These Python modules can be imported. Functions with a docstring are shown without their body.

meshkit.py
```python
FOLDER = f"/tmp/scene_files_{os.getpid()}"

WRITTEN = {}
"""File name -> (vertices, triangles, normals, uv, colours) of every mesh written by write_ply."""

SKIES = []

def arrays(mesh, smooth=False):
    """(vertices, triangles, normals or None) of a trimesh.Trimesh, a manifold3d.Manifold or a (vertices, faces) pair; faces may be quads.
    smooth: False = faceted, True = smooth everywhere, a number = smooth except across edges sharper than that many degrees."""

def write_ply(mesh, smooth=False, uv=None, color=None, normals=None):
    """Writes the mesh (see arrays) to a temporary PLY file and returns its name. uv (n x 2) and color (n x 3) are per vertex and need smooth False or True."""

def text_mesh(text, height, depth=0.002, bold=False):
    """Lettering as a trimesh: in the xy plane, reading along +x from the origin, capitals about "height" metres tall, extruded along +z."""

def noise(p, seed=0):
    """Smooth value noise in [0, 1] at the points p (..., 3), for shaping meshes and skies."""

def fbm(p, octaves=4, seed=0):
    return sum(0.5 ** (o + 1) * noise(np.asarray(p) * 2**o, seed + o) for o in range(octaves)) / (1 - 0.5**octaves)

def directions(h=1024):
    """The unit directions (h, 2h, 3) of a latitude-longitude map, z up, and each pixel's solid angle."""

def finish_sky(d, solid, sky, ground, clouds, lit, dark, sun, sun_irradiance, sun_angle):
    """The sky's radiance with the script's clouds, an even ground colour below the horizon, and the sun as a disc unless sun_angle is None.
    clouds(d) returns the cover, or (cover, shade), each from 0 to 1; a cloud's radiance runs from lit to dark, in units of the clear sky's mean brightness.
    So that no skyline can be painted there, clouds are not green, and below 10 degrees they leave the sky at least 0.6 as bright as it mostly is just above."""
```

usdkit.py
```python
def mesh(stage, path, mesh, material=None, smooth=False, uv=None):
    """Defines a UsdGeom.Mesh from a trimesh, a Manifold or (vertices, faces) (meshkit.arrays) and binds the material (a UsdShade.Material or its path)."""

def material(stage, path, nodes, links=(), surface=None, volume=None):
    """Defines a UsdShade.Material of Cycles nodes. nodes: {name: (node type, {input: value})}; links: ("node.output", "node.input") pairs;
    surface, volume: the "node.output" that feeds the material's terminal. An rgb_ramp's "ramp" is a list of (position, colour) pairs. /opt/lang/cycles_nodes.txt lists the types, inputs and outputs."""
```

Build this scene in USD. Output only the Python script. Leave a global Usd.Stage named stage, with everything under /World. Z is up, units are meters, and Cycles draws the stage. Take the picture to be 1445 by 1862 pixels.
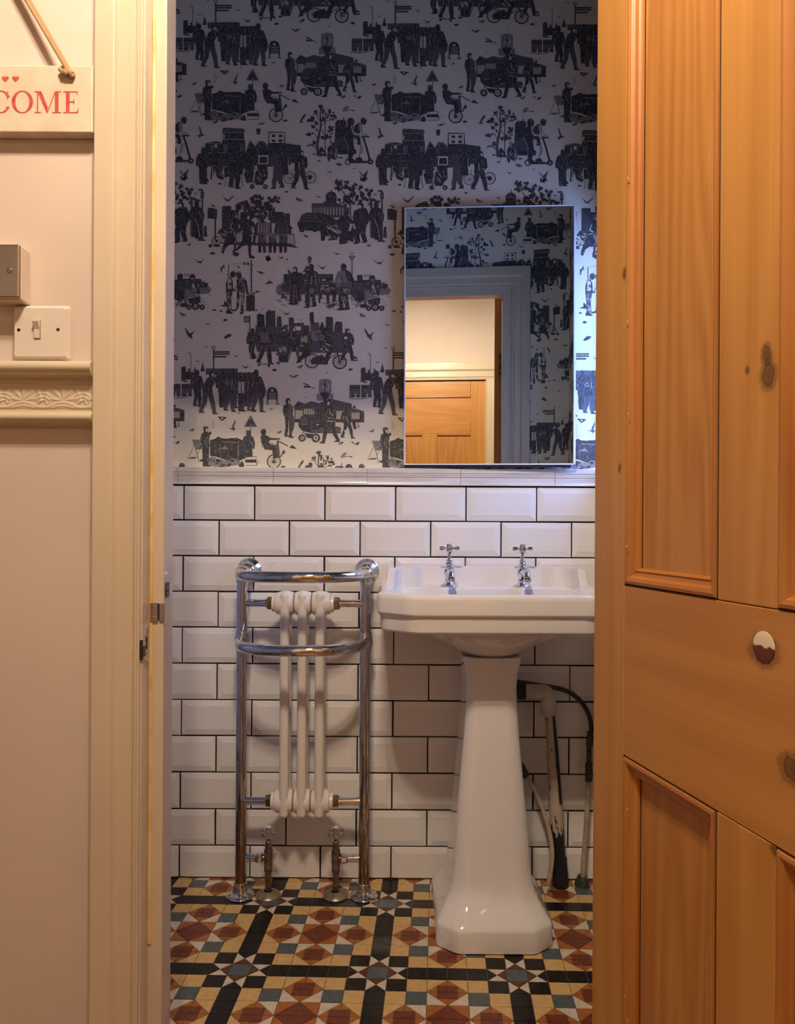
import math, random
import numpy as np
import trimesh
import manifold3d as m3
import shapely
from shapely.geometry import Polygon, LineString, Point, box as sbox, MultiPolygon
from shapely.ops import unary_union
from shapely import affinity
import usdkit
import meshkit
from pxr import Usd, UsdGeom, UsdLux, UsdShade, Sdf, Gf

random.seed(7)
rng = np.random.default_rng(7)
PI = math.pi
stage = Usd.Stage.CreateInMemory()
UsdGeom.SetStageUpAxis(stage, UsdGeom.Tokens.z)
UsdGeom.SetStageMetersPerUnit(stage, 1.0)
UsdGeom.Xform.Define(stage, '/World')
UsdGeom.Scope.Define(stage, '/World/Looks')

# ------------------------------------------------------------------ camera
F, CX, CY, ROLL, EYE = 1390.0, 722.5, 951.0, 0.0058, 1.024     # focal length and principal point in pixels of 1445 x 1862; eye height in metres
cam = UsdGeom.Camera.Define(stage, '/World/camera')
cam.CreateHorizontalApertureAttr(36.0)
cam.CreateVerticalApertureAttr(36.0 * 1862 / 1445)
cam.CreateFocalLengthAttr(36.0 * F / 1445)
cam.CreateVerticalApertureOffsetAttr(36.0 * (CY - 931.0) / 1445)
cam.CreateClippingRangeAttr(Gf.Vec2f(0.02, 200.0))
cam.CreateExposureAttr(0.27)
cx_ = UsdGeom.Xformable(cam)
cx_.AddTranslateOp().Set(Gf.Vec3d(0, 0, EYE))
cx_.AddRotateXOp().Set(90.0)
cx_.AddRotateZOp().Set(math.degrees(ROLL))

# ------------------------------------------------------------------ daylight
dome = UsdLux.DomeLight.Define(stage, '/World/sky')
dome.CreateColorAttr(Gf.Vec3f(0.42, 0.6, 1.0)); dome.CreateIntensityAttr(1.2)
day = UsdLux.RectLight.Define(stage, '/World/daylight')           # the daylight that the frosted window lets in
day.CreateWidthAttr(0.60); day.CreateHeightAttr(0.32)
day.CreateColorAttr(Gf.Vec3f(0.235, 0.39, 1.0)); day.CreateIntensityAttr(7.6)
dx_ = UsdGeom.Xformable(day)
dx_.AddTranslateOp().Set(Gf.Vec3d(0.663, 1.985, 1.50)); dx_.AddRotateYOp().Set(90.0)
LAMP_POWER = 1330.0
LAMP_COLOR = (1.0, 0.80, 0.60)

# ------------------------------------------------------------------ helpers
used = {}
def numbered(parent, name):
    k = (parent, name); n = used.get(k, 0); used[k] = n + 1
    return name if n == 0 else f'{name}_{n:03d}'
def at(px, py, Y):
    'the point seen at pixel (px, py) of the photograph at depth Y'
    dx, dy = px - CX, py - CY
    return np.array([(dx + ROLL * dy) * Y / F, Y, EYE - (dy - ROLL * dx) * Y / F])
class Thing:
    def __init__(s, name, label, cat, loc=(0, 0, 0), group=None, kind=None, rz=0.0):
        s.path = '/World/' + numbered('/World', name); s.loc = np.array(loc, float)
        x = UsdGeom.Xform.Define(stage, s.path); x.AddTranslateOp().Set(Gf.Vec3d(*map(float, loc)))
        if rz: x.AddRotateZOp().Set(rz)
        s.prim = x.GetPrim(); s.local = bool(rz)
        keys(s.prim, label, cat, group, kind)
    def add(s, name, mesh, mat, smooth=35, parent=None, label=None, kind=None, local=False):
        'mesh in world coordinates, unless the thing is rotated or local is set'
        p = parent or s.path
        path = p + '/' + numbered(p, name)
        v, f, n = meshkit.arrays(mesh, smooth)
        if not (s.local or local): v = v - s.loc
        m = raw(path, v, f, n, mat)
        keys(m.GetPrim(), label, None, None, kind)
        return path
def keys(prim, label=None, cat=None, group=None, kind=None):
    for k, v in (('label', label), ('category', cat), ('group', group), ('kind', kind)):
        if v: prim.SetCustomDataByKey(k, v)
def raw(path, v, f, n, mat):
    m = usdkit.mesh(stage, path, (v, f), mat)
    if n is not None:
        from pxr import Vt
        m.CreateNormalsAttr(Vt.Vec3fArray.FromNumpy(np.asarray(n, np.float32))); m.SetNormalsInterpolation('vertex')
    return m
def structure(name, label, cat):
    return Thing(name, label, cat, kind='structure')
def copy_of(t, loc, label, group=None, rz=0.0):
    name = t.path.split('/')[-1]; cat = t.prim.GetCustomDataByKey('category')
    c = Thing(name, label, cat, loc, group, rz=rz)
    c.prim.GetReferences().AddInternalReference(Sdf.Path(t.path)); c.prim.SetInstanceable(True)
    return c

cat_ = trimesh.util.concatenate
def tm(man):
    m = man.to_mesh(); return trimesh.Trimesh(m.vert_properties[:, :3], m.tri_verts, process=False)
def bx(x0, y0, z0, x1, y1, z1):
    m = trimesh.creation.box((x1 - x0, y1 - y0, z1 - z0)); m.apply_translation(((x0 + x1) / 2, (y0 + y1) / 2, (z0 + z1) / 2)); return m
def mbx(x0, y0, z0, x1, y1, z1):
    return m3.Manifold.cube((x1 - x0, y1 - y0, z1 - z0)).translate((x0, y0, z0))
def rbx(x0, y0, z0, x1, y1, z1, r=0.003, n=8):
    s = m3.Manifold.sphere(r, n)
    return tm(m3.Manifold.batch_hull([s.translate((a, b, c)) for a in (x0 + r, x1 - r) for b in (y0 + r, y1 - r) for c in (z0 + r, z1 - r)]))
def lathe(prof, n=32, axis='z', at=(0, 0, 0)):
    m = trimesh.creation.revolve(np.array(prof, float), sections=n)
    if axis == 'x': m.apply_transform(trimesh.transformations.rotation_matrix(PI / 2, (0, 1, 0)))
    if axis == '-x': m.apply_transform(trimesh.transformations.rotation_matrix(-PI / 2, (0, 1, 0)))
    if axis == '-y': m.apply_transform(trimesh.transformations.rotation_matrix(PI / 2, (1, 0, 0)))
    if axis == 'y': m.apply_transform(trimesh.transformations.rotation_matrix(-PI / 2, (1, 0, 0)))
    if m.volume < 0: m.invert()
    m.apply_translation(at); return m
def tube(pts, r, n=18, cap=True):
    p = np.array(pts, float); t = np.gradient(p, axis=0); t /= np.linalg.norm(t, axis=1, keepdims=True)
    r = np.broadcast_to(r, (len(p),))
    a = np.cross(t[0], (0, 0, 1.0) if abs(t[0][2]) < .9 else (1.0, 0, 0)); rings = []
    ang = np.arange(n) * 2 * PI / n
    for i in range(len(p)):
        a = a - t[i] * np.dot(a, t[i]); a /= np.linalg.norm(a); b = np.cross(t[i], a)
        rings.append(p[i] + r[i] * (np.cos(ang)[:, None] * a + np.sin(ang)[:, None] * b))
    return loft(rings, cap)
def loft(rings, cap=True):
    n = len(rings[0]); v = np.vstack(rings); f = []
    for i in range(len(rings) - 1):
        for j in range(n):
            k = (j + 1) % n; a, b, c, d = i * n + j, i * n + k, (i + 1) * n + k, (i + 1) * n + j
            f += [(a, b, c), (a, c, d)]
    if cap:
        v = np.vstack([v, rings[0].mean(0), rings[-1].mean(0)]); q = len(v) - 2
        for j in range(n):
            k = (j + 1) % n; f += [(q, k, j), (q + 1, (len(rings) - 1) * n + j, (len(rings) - 1) * n + k)]
    m = trimesh.Trimesh(v, f, process=False)
    if m.volume < 0: m.invert()
    return m
def smooth_path(pts, n=40):
    from scipy.interpolate import PchipInterpolator, CubicSpline
    p = np.array(pts, float); d = np.r_[0, np.cumsum(np.linalg.norm(np.diff(p, axis=0), axis=1))]
    return CubicSpline(d, p)(np.linspace(0, d[-1], n))
def extrude(poly, h):
    'a shapely polygon in xy, extruded along z from 0 to h'
    return cat_([trimesh.creation.extrude_polygon(g, h, engine='earcut') for g in getattr(poly, 'geoms', [poly]) if g.area > 1e-12])
def to_xz(m, y):
    'from (x, y, z up) of an extrusion to a wall: y becomes z, the extrusion points towards -y'
    v = np.array(m.vertices); w = np.c_[v[:, 0], y - v[:, 2], v[:, 1]]
    q = trimesh.Trimesh(w, m.faces, process=False)
    if q.volume < 0: q.invert()
    return q
def sweep(prof, p0, p1, u, w):
    'a closed profile [(a, b)] along the straight line p0-p1; a goes along u, b along w'
    prof = np.array(prof, float); u, w = np.array(u, float), np.array(w, float)
    P = lambda o: np.array(o, float) + prof[:, :1] * u + prof[:, 1:] * w
    tri = trimesh.creation.triangulate_polygon(Polygon(prof), engine='earcut')
    n = len(prof); v = np.vstack([P(p0), P(p1)]); f = []
    for j in range(n):
        k = (j + 1) % n; f += [(j, k, n + k), (j, n + k, n + j)]
    tv, tf = tri
    from scipy.spatial import cKDTree
    ix = cKDTree(prof).query(tv)[1]
    for t in tf: f += [tuple(ix[t]), tuple(n + ix[t][::-1])]
    m = trimesh.Trimesh(v, f, process=False); trimesh.repair.fix_normals(m); return m

# ------------------------------------------------------------------ materials
def mat(name, nodes, links, surface='p.BSDF', **k):
    return usdkit.material(stage, '/World/Looks/' + name, nodes, links, surface=surface, **k)
def lin(*c): return tuple((x / 255 / 12.92 if x <= 10 else ((x / 255 + .055) / 1.055) ** 2.4) for x in c)
def pbr(name, color, rough=0.4, metal=0.0, coat=0.0, var=0.0, vscale=6.0, bump=0.0, bscale=60.0, spec=0.5, color2=None, rvar=0.0, detail=3.0):
    c2 = color2 if color2 is not None else tuple(max(0, x * (1 - var)) for x in color)
    nodes = {'g': ('texture_coordinate', {}), 'n': ('noise_texture', {'scale': vscale, 'detail': detail}),
             'r': ('rgb_ramp', {'ramp': [(0.35, c2), (0.65, color)]}),
             'p': ('principled_bsdf', {'roughness': rough, 'metallic': metal, 'coat_weight': coat, 'coat_roughness': 0.05, 'specular_ior_level': spec})}
    links = [('g.object', 'n.vector'), ('n.fac', 'r.fac'), ('r.color', 'p.base_color')]
    if rvar:
        nodes['mr'] = ('map_range', {'from_min': 0.3, 'from_max': 0.7, 'to_min': rough, 'to_max': rough + rvar, 'clamp': True})
        links += [('n.fac', 'mr.value'), ('mr.result', 'p.roughness')]
    if bump:
        nodes['n2'] = ('noise_texture', {'scale': bscale, 'detail': 4.0})
        nodes['b'] = ('bump', {'strength': bump, 'distance': 0.002})
        links += [('g.object', 'n2.vector'), ('n2.fac', 'b.height'), ('b.normal', 'p.normal')]
    return mat(name, nodes, links)
def wood(name, light, dark, grain, rough=0.32, rings=9.0, knots=(), coat=0.25, seed=0.0):
    'pine: grain = axis of the fibres (0, 1 or 2) in the mesh\'s own coordinates; knots = [(x, y, z, radius)]'
    sc = [5.0, 5.0, 5.0]; sc[grain] = 0.34
    sf = [170.0, 170.0, 170.0]; sf[grain] = 2.2
    nodes = {'g': ('texture_coordinate', {}),
             'm': ('mapping', {'scale': tuple(sc), 'location': (seed, seed * 1.7, seed * 0.6)}), 'n': ('noise_texture', {'scale': 1.6, 'detail': 1.5, 'roughness': 0.4, 'distortion': 0.25}),
             'k': ('math', {'math_type': 'multiply', 'value2': rings * 6.28}), 's': ('math', {'math_type': 'sine'}),
             'mf': ('mapping', {'scale': tuple(sf)}), 'nf': ('noise_texture', {'scale': 1.0, 'detail': 2.0}),
             'a': ('math', {'math_type': 'multiply_add', 'value2': 0.13, 'value3': 0.05}), 'a2': ('math', {'math_type': 'multiply_add', 'value2': 0.42}),
             'nb': ('noise_texture', {'scale': 2.3, 'detail': 2.0}), 'a3': ('math', {'math_type': 'multiply_add', 'value2': 0.55}),
             'r': ('rgb_ramp', {'ramp': [(0.30, light), (0.92, dark)]}),
             'p': ('principled_bsdf', {'roughness': rough, 'coat_weight': coat, 'coat_roughness': 0.22, 'specular_ior_level': 0.35})}
    links = [('g.object', 'm.vector'), ('m.vector', 'n.vector'), ('n.fac', 'k.value1'), ('k.value', 's.value1'),
             ('g.object', 'mf.vector'), ('mf.vector', 'nf.vector'), ('s.value', 'a.value1'), ('nf.fac', 'a2.value1'), ('a.value', 'a2.value3'),
             ('g.object', 'nb.vector'), ('nb.fac', 'a3.value1'), ('a2.value', 'a3.value3'), ('a3.value', 'r.fac')]
    col = 'r.color'
    for i, (x, y, z, rad) in enumerate(knots):
        st = [1.0, 1.0, 1.0]; st[grain] = 0.75
        nodes |= {f'kd{i}': ('vector_math', {'math_type': 'subtract', 'vector2': (x, y, z)}), f'ks{i}': ('vector_math', {'math_type': 'multiply', 'vector2': tuple(st)}),
                  f'kl{i}': ('vector_math', {'math_type': 'length'}), f'kr{i}': ('rgb_ramp', {'ramp': [(0.0, (0.08, 0.08, 0.08)), (0.30, (0.25, 0.25, 0.25)), (0.42, (0.05, 0.05, 0.05)), (0.52, (0.55, 0.55, 0.55)), (0.60, (0.45, 0.45, 0.45)), (0.75, (0.93, 0.93, 0.93)), (1.0, (1, 1, 1))]}),
                  f'kn{i}': ('math', {'math_type': 'multiply_add', 'value2': 1.0 / (rad * 2.0)}), f'kw{i}': ('noise_texture', {'scale': 90.0, 'detail': 2.0}), f'kq{i}': ('math', {'math_type': 'multiply_add', 'value2': 0.45, 'value3': -0.22}),
                  f'kf{i}': ('mix', {'mix_type': 'multiply', 'fac': 0.8})}
        links += [('g.object', f'kd{i}.vector1'), (f'kd{i}.vector', f'ks{i}.vector1'), (f'ks{i}.vector', f'kl{i}.vector1'), ('g.object', f'kw{i}.vector'), (f'kw{i}.fac', f'kq{i}.value1'),
                  (f'kl{i}.value', f'kn{i}.value1'), (f'kq{i}.value', f'kn{i}.value3'), (f'kn{i}.value', f'kr{i}.fac'), (col, f'kf{i}.color1'), (f'kr{i}.color', f'kf{i}.color2')]
        col = f'kf{i}.color'
    links.append((col, 'p.base_color'))
    return mat(name, nodes, links)

CREAM = pbr('cream_gloss_paint', (0.61, 0.52, 0.385), 0.28, coat=0.3, var=0.04, vscale=6, bump=0.04, bscale=30, rvar=0.12)
CREAM_OLD = pbr('aged_cream_paint', (0.64, 0.54, 0.38), 0.3, coat=0.2, var=0.12, vscale=14, bump=0.2, bscale=50, rvar=0.15)
PLASTER = pbr('pale_wall_paint', (0.64, 0.54, 0.46), 0.55, var=0.05, vscale=5, bump=0.25, bscale=16, rvar=0.1)
CEILING = pbr('white_ceiling_paint', (0.62, 0.60, 0.56), 0.8, bump=0.1, bscale=60)
PAPER = pbr('wallpaper_ground', (0.85, 0.79, 0.615), 0.62, var=0.03, vscale=40, bump=0.08, bscale=400)
INK = pbr('wallpaper_ink', (0.042, 0.043, 0.052), 0.6, color2=(0.068, 0.068, 0.078), vscale=160, detail=4)
WASH = pbr('wallpaper_wash', (0.165, 0.160, 0.160), 0.6, color2=(0.11, 0.11, 0.115), vscale=200, detail=4)
FAINT = pbr('wallpaper_faint_wash', (0.33, 0.32, 0.31), 0.6, color2=(0.25, 0.245, 0.24), vscale=200)
TILE = pbr('glazed_white_tile', (0.84, 0.82, 0.80), 0.07, coat=0.3, var=0.02, vscale=3, bump=0.04, bscale=14)
TILES = [TILE, pbr('glazed_white_tile_warm', (0.82, 0.79, 0.76), 0.08, coat=0.3, var=0.02, vscale=3, bump=0.05, bscale=11), pbr('glazed_white_tile_cool', (0.82, 0.815, 0.80), 0.07, coat=0.3, var=0.02, vscale=4, bump=0.05, bscale=17)]
GROUT = pbr('dark_grout', (0.022, 0.017, 0.014), 0.85, var=0.3, vscale=60, bump=0.3, bscale=300)
MARBLE = mat('veined_border_glaze', {'g': ('geometry', {}), 'm': ('mapping', {'scale': (3.0, 1.0, 60.0)}), 'n': ('noise_texture', {'scale': 1.5, 'detail': 4.0, 'distortion': 0.6}),
             'r': ('rgb_ramp', {'ramp': [(0.3, (0.58, 0.55, 0.52)), (0.6, (0.74, 0.72, 0.69))]}), 'p': ('principled_bsdf', {'roughness': 0.14, 'coat_weight': 0.2})},
             [('g.position', 'm.vector'), ('m.vector', 'n.vector'), ('n.fac', 'r.fac'), ('r.color', 'p.base_color')])
CHROME = pbr('polished_chrome', (0.72, 0.73, 0.75), 0.045, metal=1.0, var=0.04, vscale=20)
CHROME_WORN = mat('worn_chrome', {'g': ('texture_coordinate', {}), 'm': ('mapping', {'scale': (260.0, 260.0, 14.0)}), 'n': ('noise_texture', {'scale': 1.0, 'detail': 4.0}),
             'sx': ('separate_xyz', {}), 'mz': ('map_range', {'from_min': 0.75, 'from_max': 0.05, 'to_min': -0.25, 'to_max': 0.10, 'clamp': True}), 'ad': ('math', {'math_type': 'add'}),
             'r': ('rgb_ramp', {'ramp': [(0.42, (0.70, 0.71, 0.73)), (0.58, (0.30, 0.19, 0.11))]}), 'rr': ('rgb_ramp', {'ramp': [(0.42, (0.05, 0.05, 0.05)), (0.6, (0.32, 0.32, 0.32))]}),
             'p': ('principled_bsdf', {'metallic': 1.0})},
             [('g.object', 'm.vector'), ('m.vector', 'n.vector'), ('g.object', 'sx.vector'), ('sx.z', 'mz.value'), ('mz.result', 'ad.value1'), ('n.fac', 'ad.value2'),
              ('ad.value', 'r.fac'), ('ad.value', 'rr.fac'), ('r.color', 'p.base_color'), ('rr.color', 'p.roughness')])
TARNISH = pbr('tarnished_chrome', (0.36, 0.31, 0.26), 0.16, metal=1.0, color2=(0.24, 0.19, 0.15), vscale=60, rvar=0.25)
BRASS = pbr('old_brass', (0.36, 0.27, 0.12), 0.3, metal=1.0, color2=(0.14, 0.09, 0.05), vscale=120, rvar=0.2)
DULL_PLATE = pbr('dull_nickel_plate', (0.42, 0.38, 0.27), 0.34, metal=0.85, color2=(0.30, 0.24, 0.14), vscale=60, rvar=0.15)
STEEL = mat('brushed_steel', {'g': ('texture_coordinate', {}), 'm': ('mapping', {'scale': (6.0, 200.0, 700.0)}), 'n': ('noise_texture', {'scale': 1.0, 'detail': 3.0}),
             'r': ('rgb_ramp', {'ramp': [(0.3, (0.47, 0.43, 0.39)), (0.7, (0.54, 0.50, 0.46))]}), 'p': ('principled_bsdf', {'metallic': 1.0, 'roughness': 0.22})},
             [('g.object', 'm.vector'), ('m.vector', 'n.vector'), ('n.fac', 'r.fac'), ('r.color', 'p.base_color')])
ENAMEL = pbr('cream_radiator_enamel', (0.84, 0.78, 0.70), 0.16, coat=0.4, var=0.04, vscale=12)
CHINA = pbr('white_vitreous_china', (0.83, 0.80, 0.77), 0.05, coat=0.5, var=0.01, vscale=3)
CHINA_CAP = pbr('porcelain_button', (0.78, 0.72, 0.62), 0.12, coat=0.3)
MIRROR = mat('silvered_glass', {'p': ('principled_bsdf', {'metallic': 1.0, 'roughness': 0.0, 'base_color': (0.80, 0.83, 0.82)})}, [])
WHITE_EDGE = pbr('white_mirror_frame', (0.70, 0.71, 0.73), 0.3)
BLACK = pbr('dark_backing', (0.012, 0.012, 0.015), 0.6)
PLASTIC = pbr('ivory_switch_plastic', (0.68, 0.61, 0.53), 0.28, coat=0.1)
SIGNWHITE = pbr('distressed_sign_paint', (0.63, 0.56, 0.44), 0.5, color2=(0.56, 0.48, 0.35), vscale=22, bump=0.1, bscale=80, detail=5)
RED = pbr('faded_red_print', (0.42, 0.045, 0.04), 0.55, color2=(0.52, 0.09, 0.07), vscale=120)
TWINE = mat('jute_twine', {'g': ('texture_coordinate', {}), 'm': ('mapping', {'rotation': (0.0, 0.6, 0.0), 'scale': (500.0, 500.0, 500.0)}), 'n': ('wave_texture', {'scale': 1.0, 'distortion': 2.0}),
             'r': ('rgb_ramp', {'ramp': [(0.2, (0.36, 0.20, 0.09)), (0.8, (0.62, 0.42, 0.22))]}), 'p': ('principled_bsdf', {'roughness': 0.9}), 'b': ('bump', {'strength': 0.6, 'distance': 0.001})},
             [('g.object', 'm.vector'), ('m.vector', 'n.vector'), ('n.fac', 'r.fac'), ('r.color', 'p.base_color'), ('n.fac', 'b.height'), ('b.normal', 'p.normal')])
SCREW = pbr('screw_steel', (0.40, 0.35, 0.30), 0.3, metal=1.0)
DARKMETAL = pbr('dark_keep_metal', (0.10, 0.075, 0.06), 0.4, metal=0.8, var=0.4, vscale=90)
PAINTED_METAL = pbr('paint_smeared_metal', (0.62, 0.53, 0.44), 0.35, color2=(0.25, 0.20, 0.17), vscale=110, detail=4)
PVC = pbr('grubby_white_plastic_pipe', (0.58, 0.53, 0.49), 0.45, color2=(0.44, 0.39, 0.35), vscale=26, detail=4)
HOSE = pbr('black_rubber_hose', (0.03, 0.026, 0.03), 0.4)
CREAMPIPE = pbr('cream_painted_pipe', (0.50, 0.42, 0.31), 0.45, color2=(0.36, 0.28, 0.19), vscale=40, detail=4)
FLAKY = mat('flaking_painted_waste_pipe', {'g': ('geometry', {}), 'n': ('noise_texture', {'scale': 75.0, 'detail': 5.0, 'roughness': 0.6}), 'm': ('mapping', {'scale': (1.0, 1.0, 0.35)}), 'sx': ('separate_xyz', {}),
             'mz': ('map_range', {'from_min': 0.05, 'from_max': 0.20, 'to_min': 0.55, 'to_max': 0.0, 'clamp': True}), 'ad': ('math', {'math_type': 'add'}),
             'r': ('rgb_ramp', {'ramp': [(0.60, (0.50, 0.42, 0.32)), (0.64, (0.012, 0.012, 0.011))]}), 'p': ('principled_bsdf', {'roughness': 0.45})},
             [('g.position', 'm.vector'), ('m.vector', 'n.vector'), ('g.position', 'sx.vector'), ('sx.z', 'mz.value'), ('mz.result', 'ad.value1'), ('n.fac', 'ad.value2'), ('ad.value', 'r.fac'), ('r.color', 'p.base_color')])
VERDIGRIS = pbr('grimy_copper_fitting', (0.035, 0.032, 0.026), 0.5, metal=0.4, color2=(0.09, 0.10, 0.07), vscale=120)
FT = {k: pbr('floor_tile_' + k, c, 0.20, spec=0.3, color2=tuple(x * 0.86 for x in c), vscale=70, bump=0.08, bscale=300, rvar=0.1, detail=4) for k, c in dict(
    buff=(0.70, 0.46, 0.19), black=(0.013, 0.010, 0.009), white=(0.72, 0.62, 0.50), blue=(0.100, 0.125, 0.135), orange=(0.42, 0.145, 0.040), red=(0.19, 0.05, 0.025), brown=(0.12, 0.045, 0.02)).items()}
FGROUT = pbr('floor_grout', (0.16, 0.11, 0.07), 0.8, var=0.3, vscale=50)
PINE_L, PINE_D = (0.58, 0.285, 0.070), (0.42, 0.175, 0.036)
DPINE = wood('oiled_pine_upright', PINE_L, PINE_D, 2, rings=6, knots=[(0.389, 0, 1.172, 0.010), (0.386, 0, 1.194, 0.007), (0.356, 0, 1.183, 0.003), (0.404, 0, 0.688, 0.006)])
DPINE_B = wood('oiled_pine_stile', PINE_L, PINE_D, 2, rings=6, seed=3.1, knots=[(0.089, 0, 1.372, 0.0055), (0.077, 0, 1.096, 0.004)])
DPINE_H = wood('oiled_pine_rail', (0.56, 0.265, 0.065), PINE_D, 0, seed=1.3, rings=12, knots=[(0.385, 0, 0.885, 0.0135), (0.430, 0, 0.776, 0.013)])
DPINE_P = wood('oiled_pine_panel', (0.55, 0.26, 0.065), (0.37, 0.14, 0.028), 2, seed=5.2, rings=13, rough=0.4)
DPINE_M = wood('dark_oiled_moulding', coat=0.06, light=(0.50, 0.22, 0.057), dark=(0.32, 0.105, 0.02), grain=2, seed=2.2, rough=0.42)
DPINE_MH = wood('dark_oiled_moulding_across', (0.50, 0.22, 0.057), (0.32, 0.105, 0.02), 0, seed=2.6, rough=0.3)
BOARDS = wood('hall_floorboards', (0.36, 0.19, 0.08), (0.20, 0.09, 0.03), 0, seed=4.0)
DARKCRACK = pbr('dark_joint', (0.05, 0.018, 0.006), 0.8)
BULB = mat('lamp_bulb_glow', {'e': ('emission', {'color': LAMP_COLOR, 'strength': LAMP_POWER})}, [], surface='e.emission')
PANE = mat('frosted_window_glass', {'t': ('translucent_bsdf', {'color': (0.8, 0.86, 0.95)}), 'gl': ('glossy_bsdf', {'roughness': 0.3, 'color': (1, 1, 1)}), 'fr': ('fresnel', {'IOR': 1.45}), 'mx': ('mix_closure', {})},
           [('fr.fac', 'mx.fac'), ('t.BSDF', 'mx.closure1'), ('gl.BSDF', 'mx.closure2')], surface='mx.closure')

# ------------------------------------------------------------------ the setting
YW = 2.206                       # wallpaper plane of the back wall
YH, YB = 1.19, 1.27              # hall face and bathroom face of the wall with the doorway
XL, XR = -0.395, 0.352           # rebate faces of the door lining
ZH = 1.965                       # head of the opening
BX0, BX1, ZC = -1.0, 0.595, 2.72  # bathroom
HX0, HX1, HY = -3.2, 2.8, -0.73 # hall
WY0, WY1, WZ0, WZ1 = 1.79, 2.18, 1.17, 1.85

wb = structure('wall_back', 'papered and tiled bathroom wall behind the basin, straight ahead through the doorway', 'wall')
wb.add('wall_slab', bx(BX0 - .1, YW, 0, BX1 + .12, YW + .12, ZC), PAPER)
cl = structure('wall_left', 'bathroom side wall beyond the towel radiator, out of view behind the white door frame', 'wall')
cl.add('wall_slab', bx(BX0 - .12, YB - .08, 0, BX0, YW, ZC), PAPER)
wr = structure('wall_right', 'bathroom side wall beside the basin with the window in it', 'wall')
wr.add('wall_slab', tm(mbx(BX1, YB - .0, 0, BX1 + .12, YW, ZC) - mbx(BX1 - .05, WY0, WZ0, BX1 + .2, WY1, WZ1)), PAPER)
wf = structure('wall_front', 'hall wall around the bathroom doorway, carrying the sign and the switches', 'wall')
hole = mbx(XL - .03, YH - .1, -.1, XR + .03, YB + .1, ZH + .03)
wf.add('plaster_face', tm(mbx(HX0, YH, 0, HX1, YH + .04, ZC) - hole), PLASTER)
wf.add('papered_face', tm(mbx(BX0 - .1, YH + .04, 0, BX1 + .12, YB, ZC) - hole), PAPER)
wk = structure('wall_rear', 'cream hall wall behind the camera, seen in the mirror above the opposite door', 'wall')
wk.add('wall_slab', tm(mbx(HX0, HY - .1, 0, HX1, HY, ZC) - mbx(-.449, HY - .2, -.1, .311, HY + .1, 1.985)), PLASTER)
for nm, x in (('wall_hall_left', HX0 - .1), ('wall_hall_right', HX1)):
    w_ = structure(nm, 'end wall of the hall on the %s' % nm.split('_')[-1], 'wall'); w_.add('wall_slab', bx(x, HY - .1, 0, x + .1, YH + .04, ZC), PLASTER)
ce = structure('ceiling', 'plain white ceiling over the bathroom', 'ceiling'); ce.add('ceiling_slab', bx(BX0 - .1, YH + .04, ZC, BX1 + .12, YW + .1, ZC + .1), CEILING)
ce = structure('ceiling_hall', 'plain white ceiling over the hall', 'ceiling'); ce.add('ceiling_slab', bx(HX0 - .1, HY - .1, ZC, HX1 + .1, YH + .04, ZC + .1), CEILING)
fh = structure('floor_hall', 'boarded hall floor before the bathroom doorway', 'floor'); fh.add('floor_base', bx(HX0, HY - .1, -.1, HX1, YH + .015, -.012), DARKCRACK)
k = 0; y = HY
while y < YH:
    y1 = min(y + .118, YH + .012); fh.add('floorboard', bx(HX0, y, -.03, HX1, y1 - .002, 0.0), BOARDS); y = y1 + .001

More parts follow.
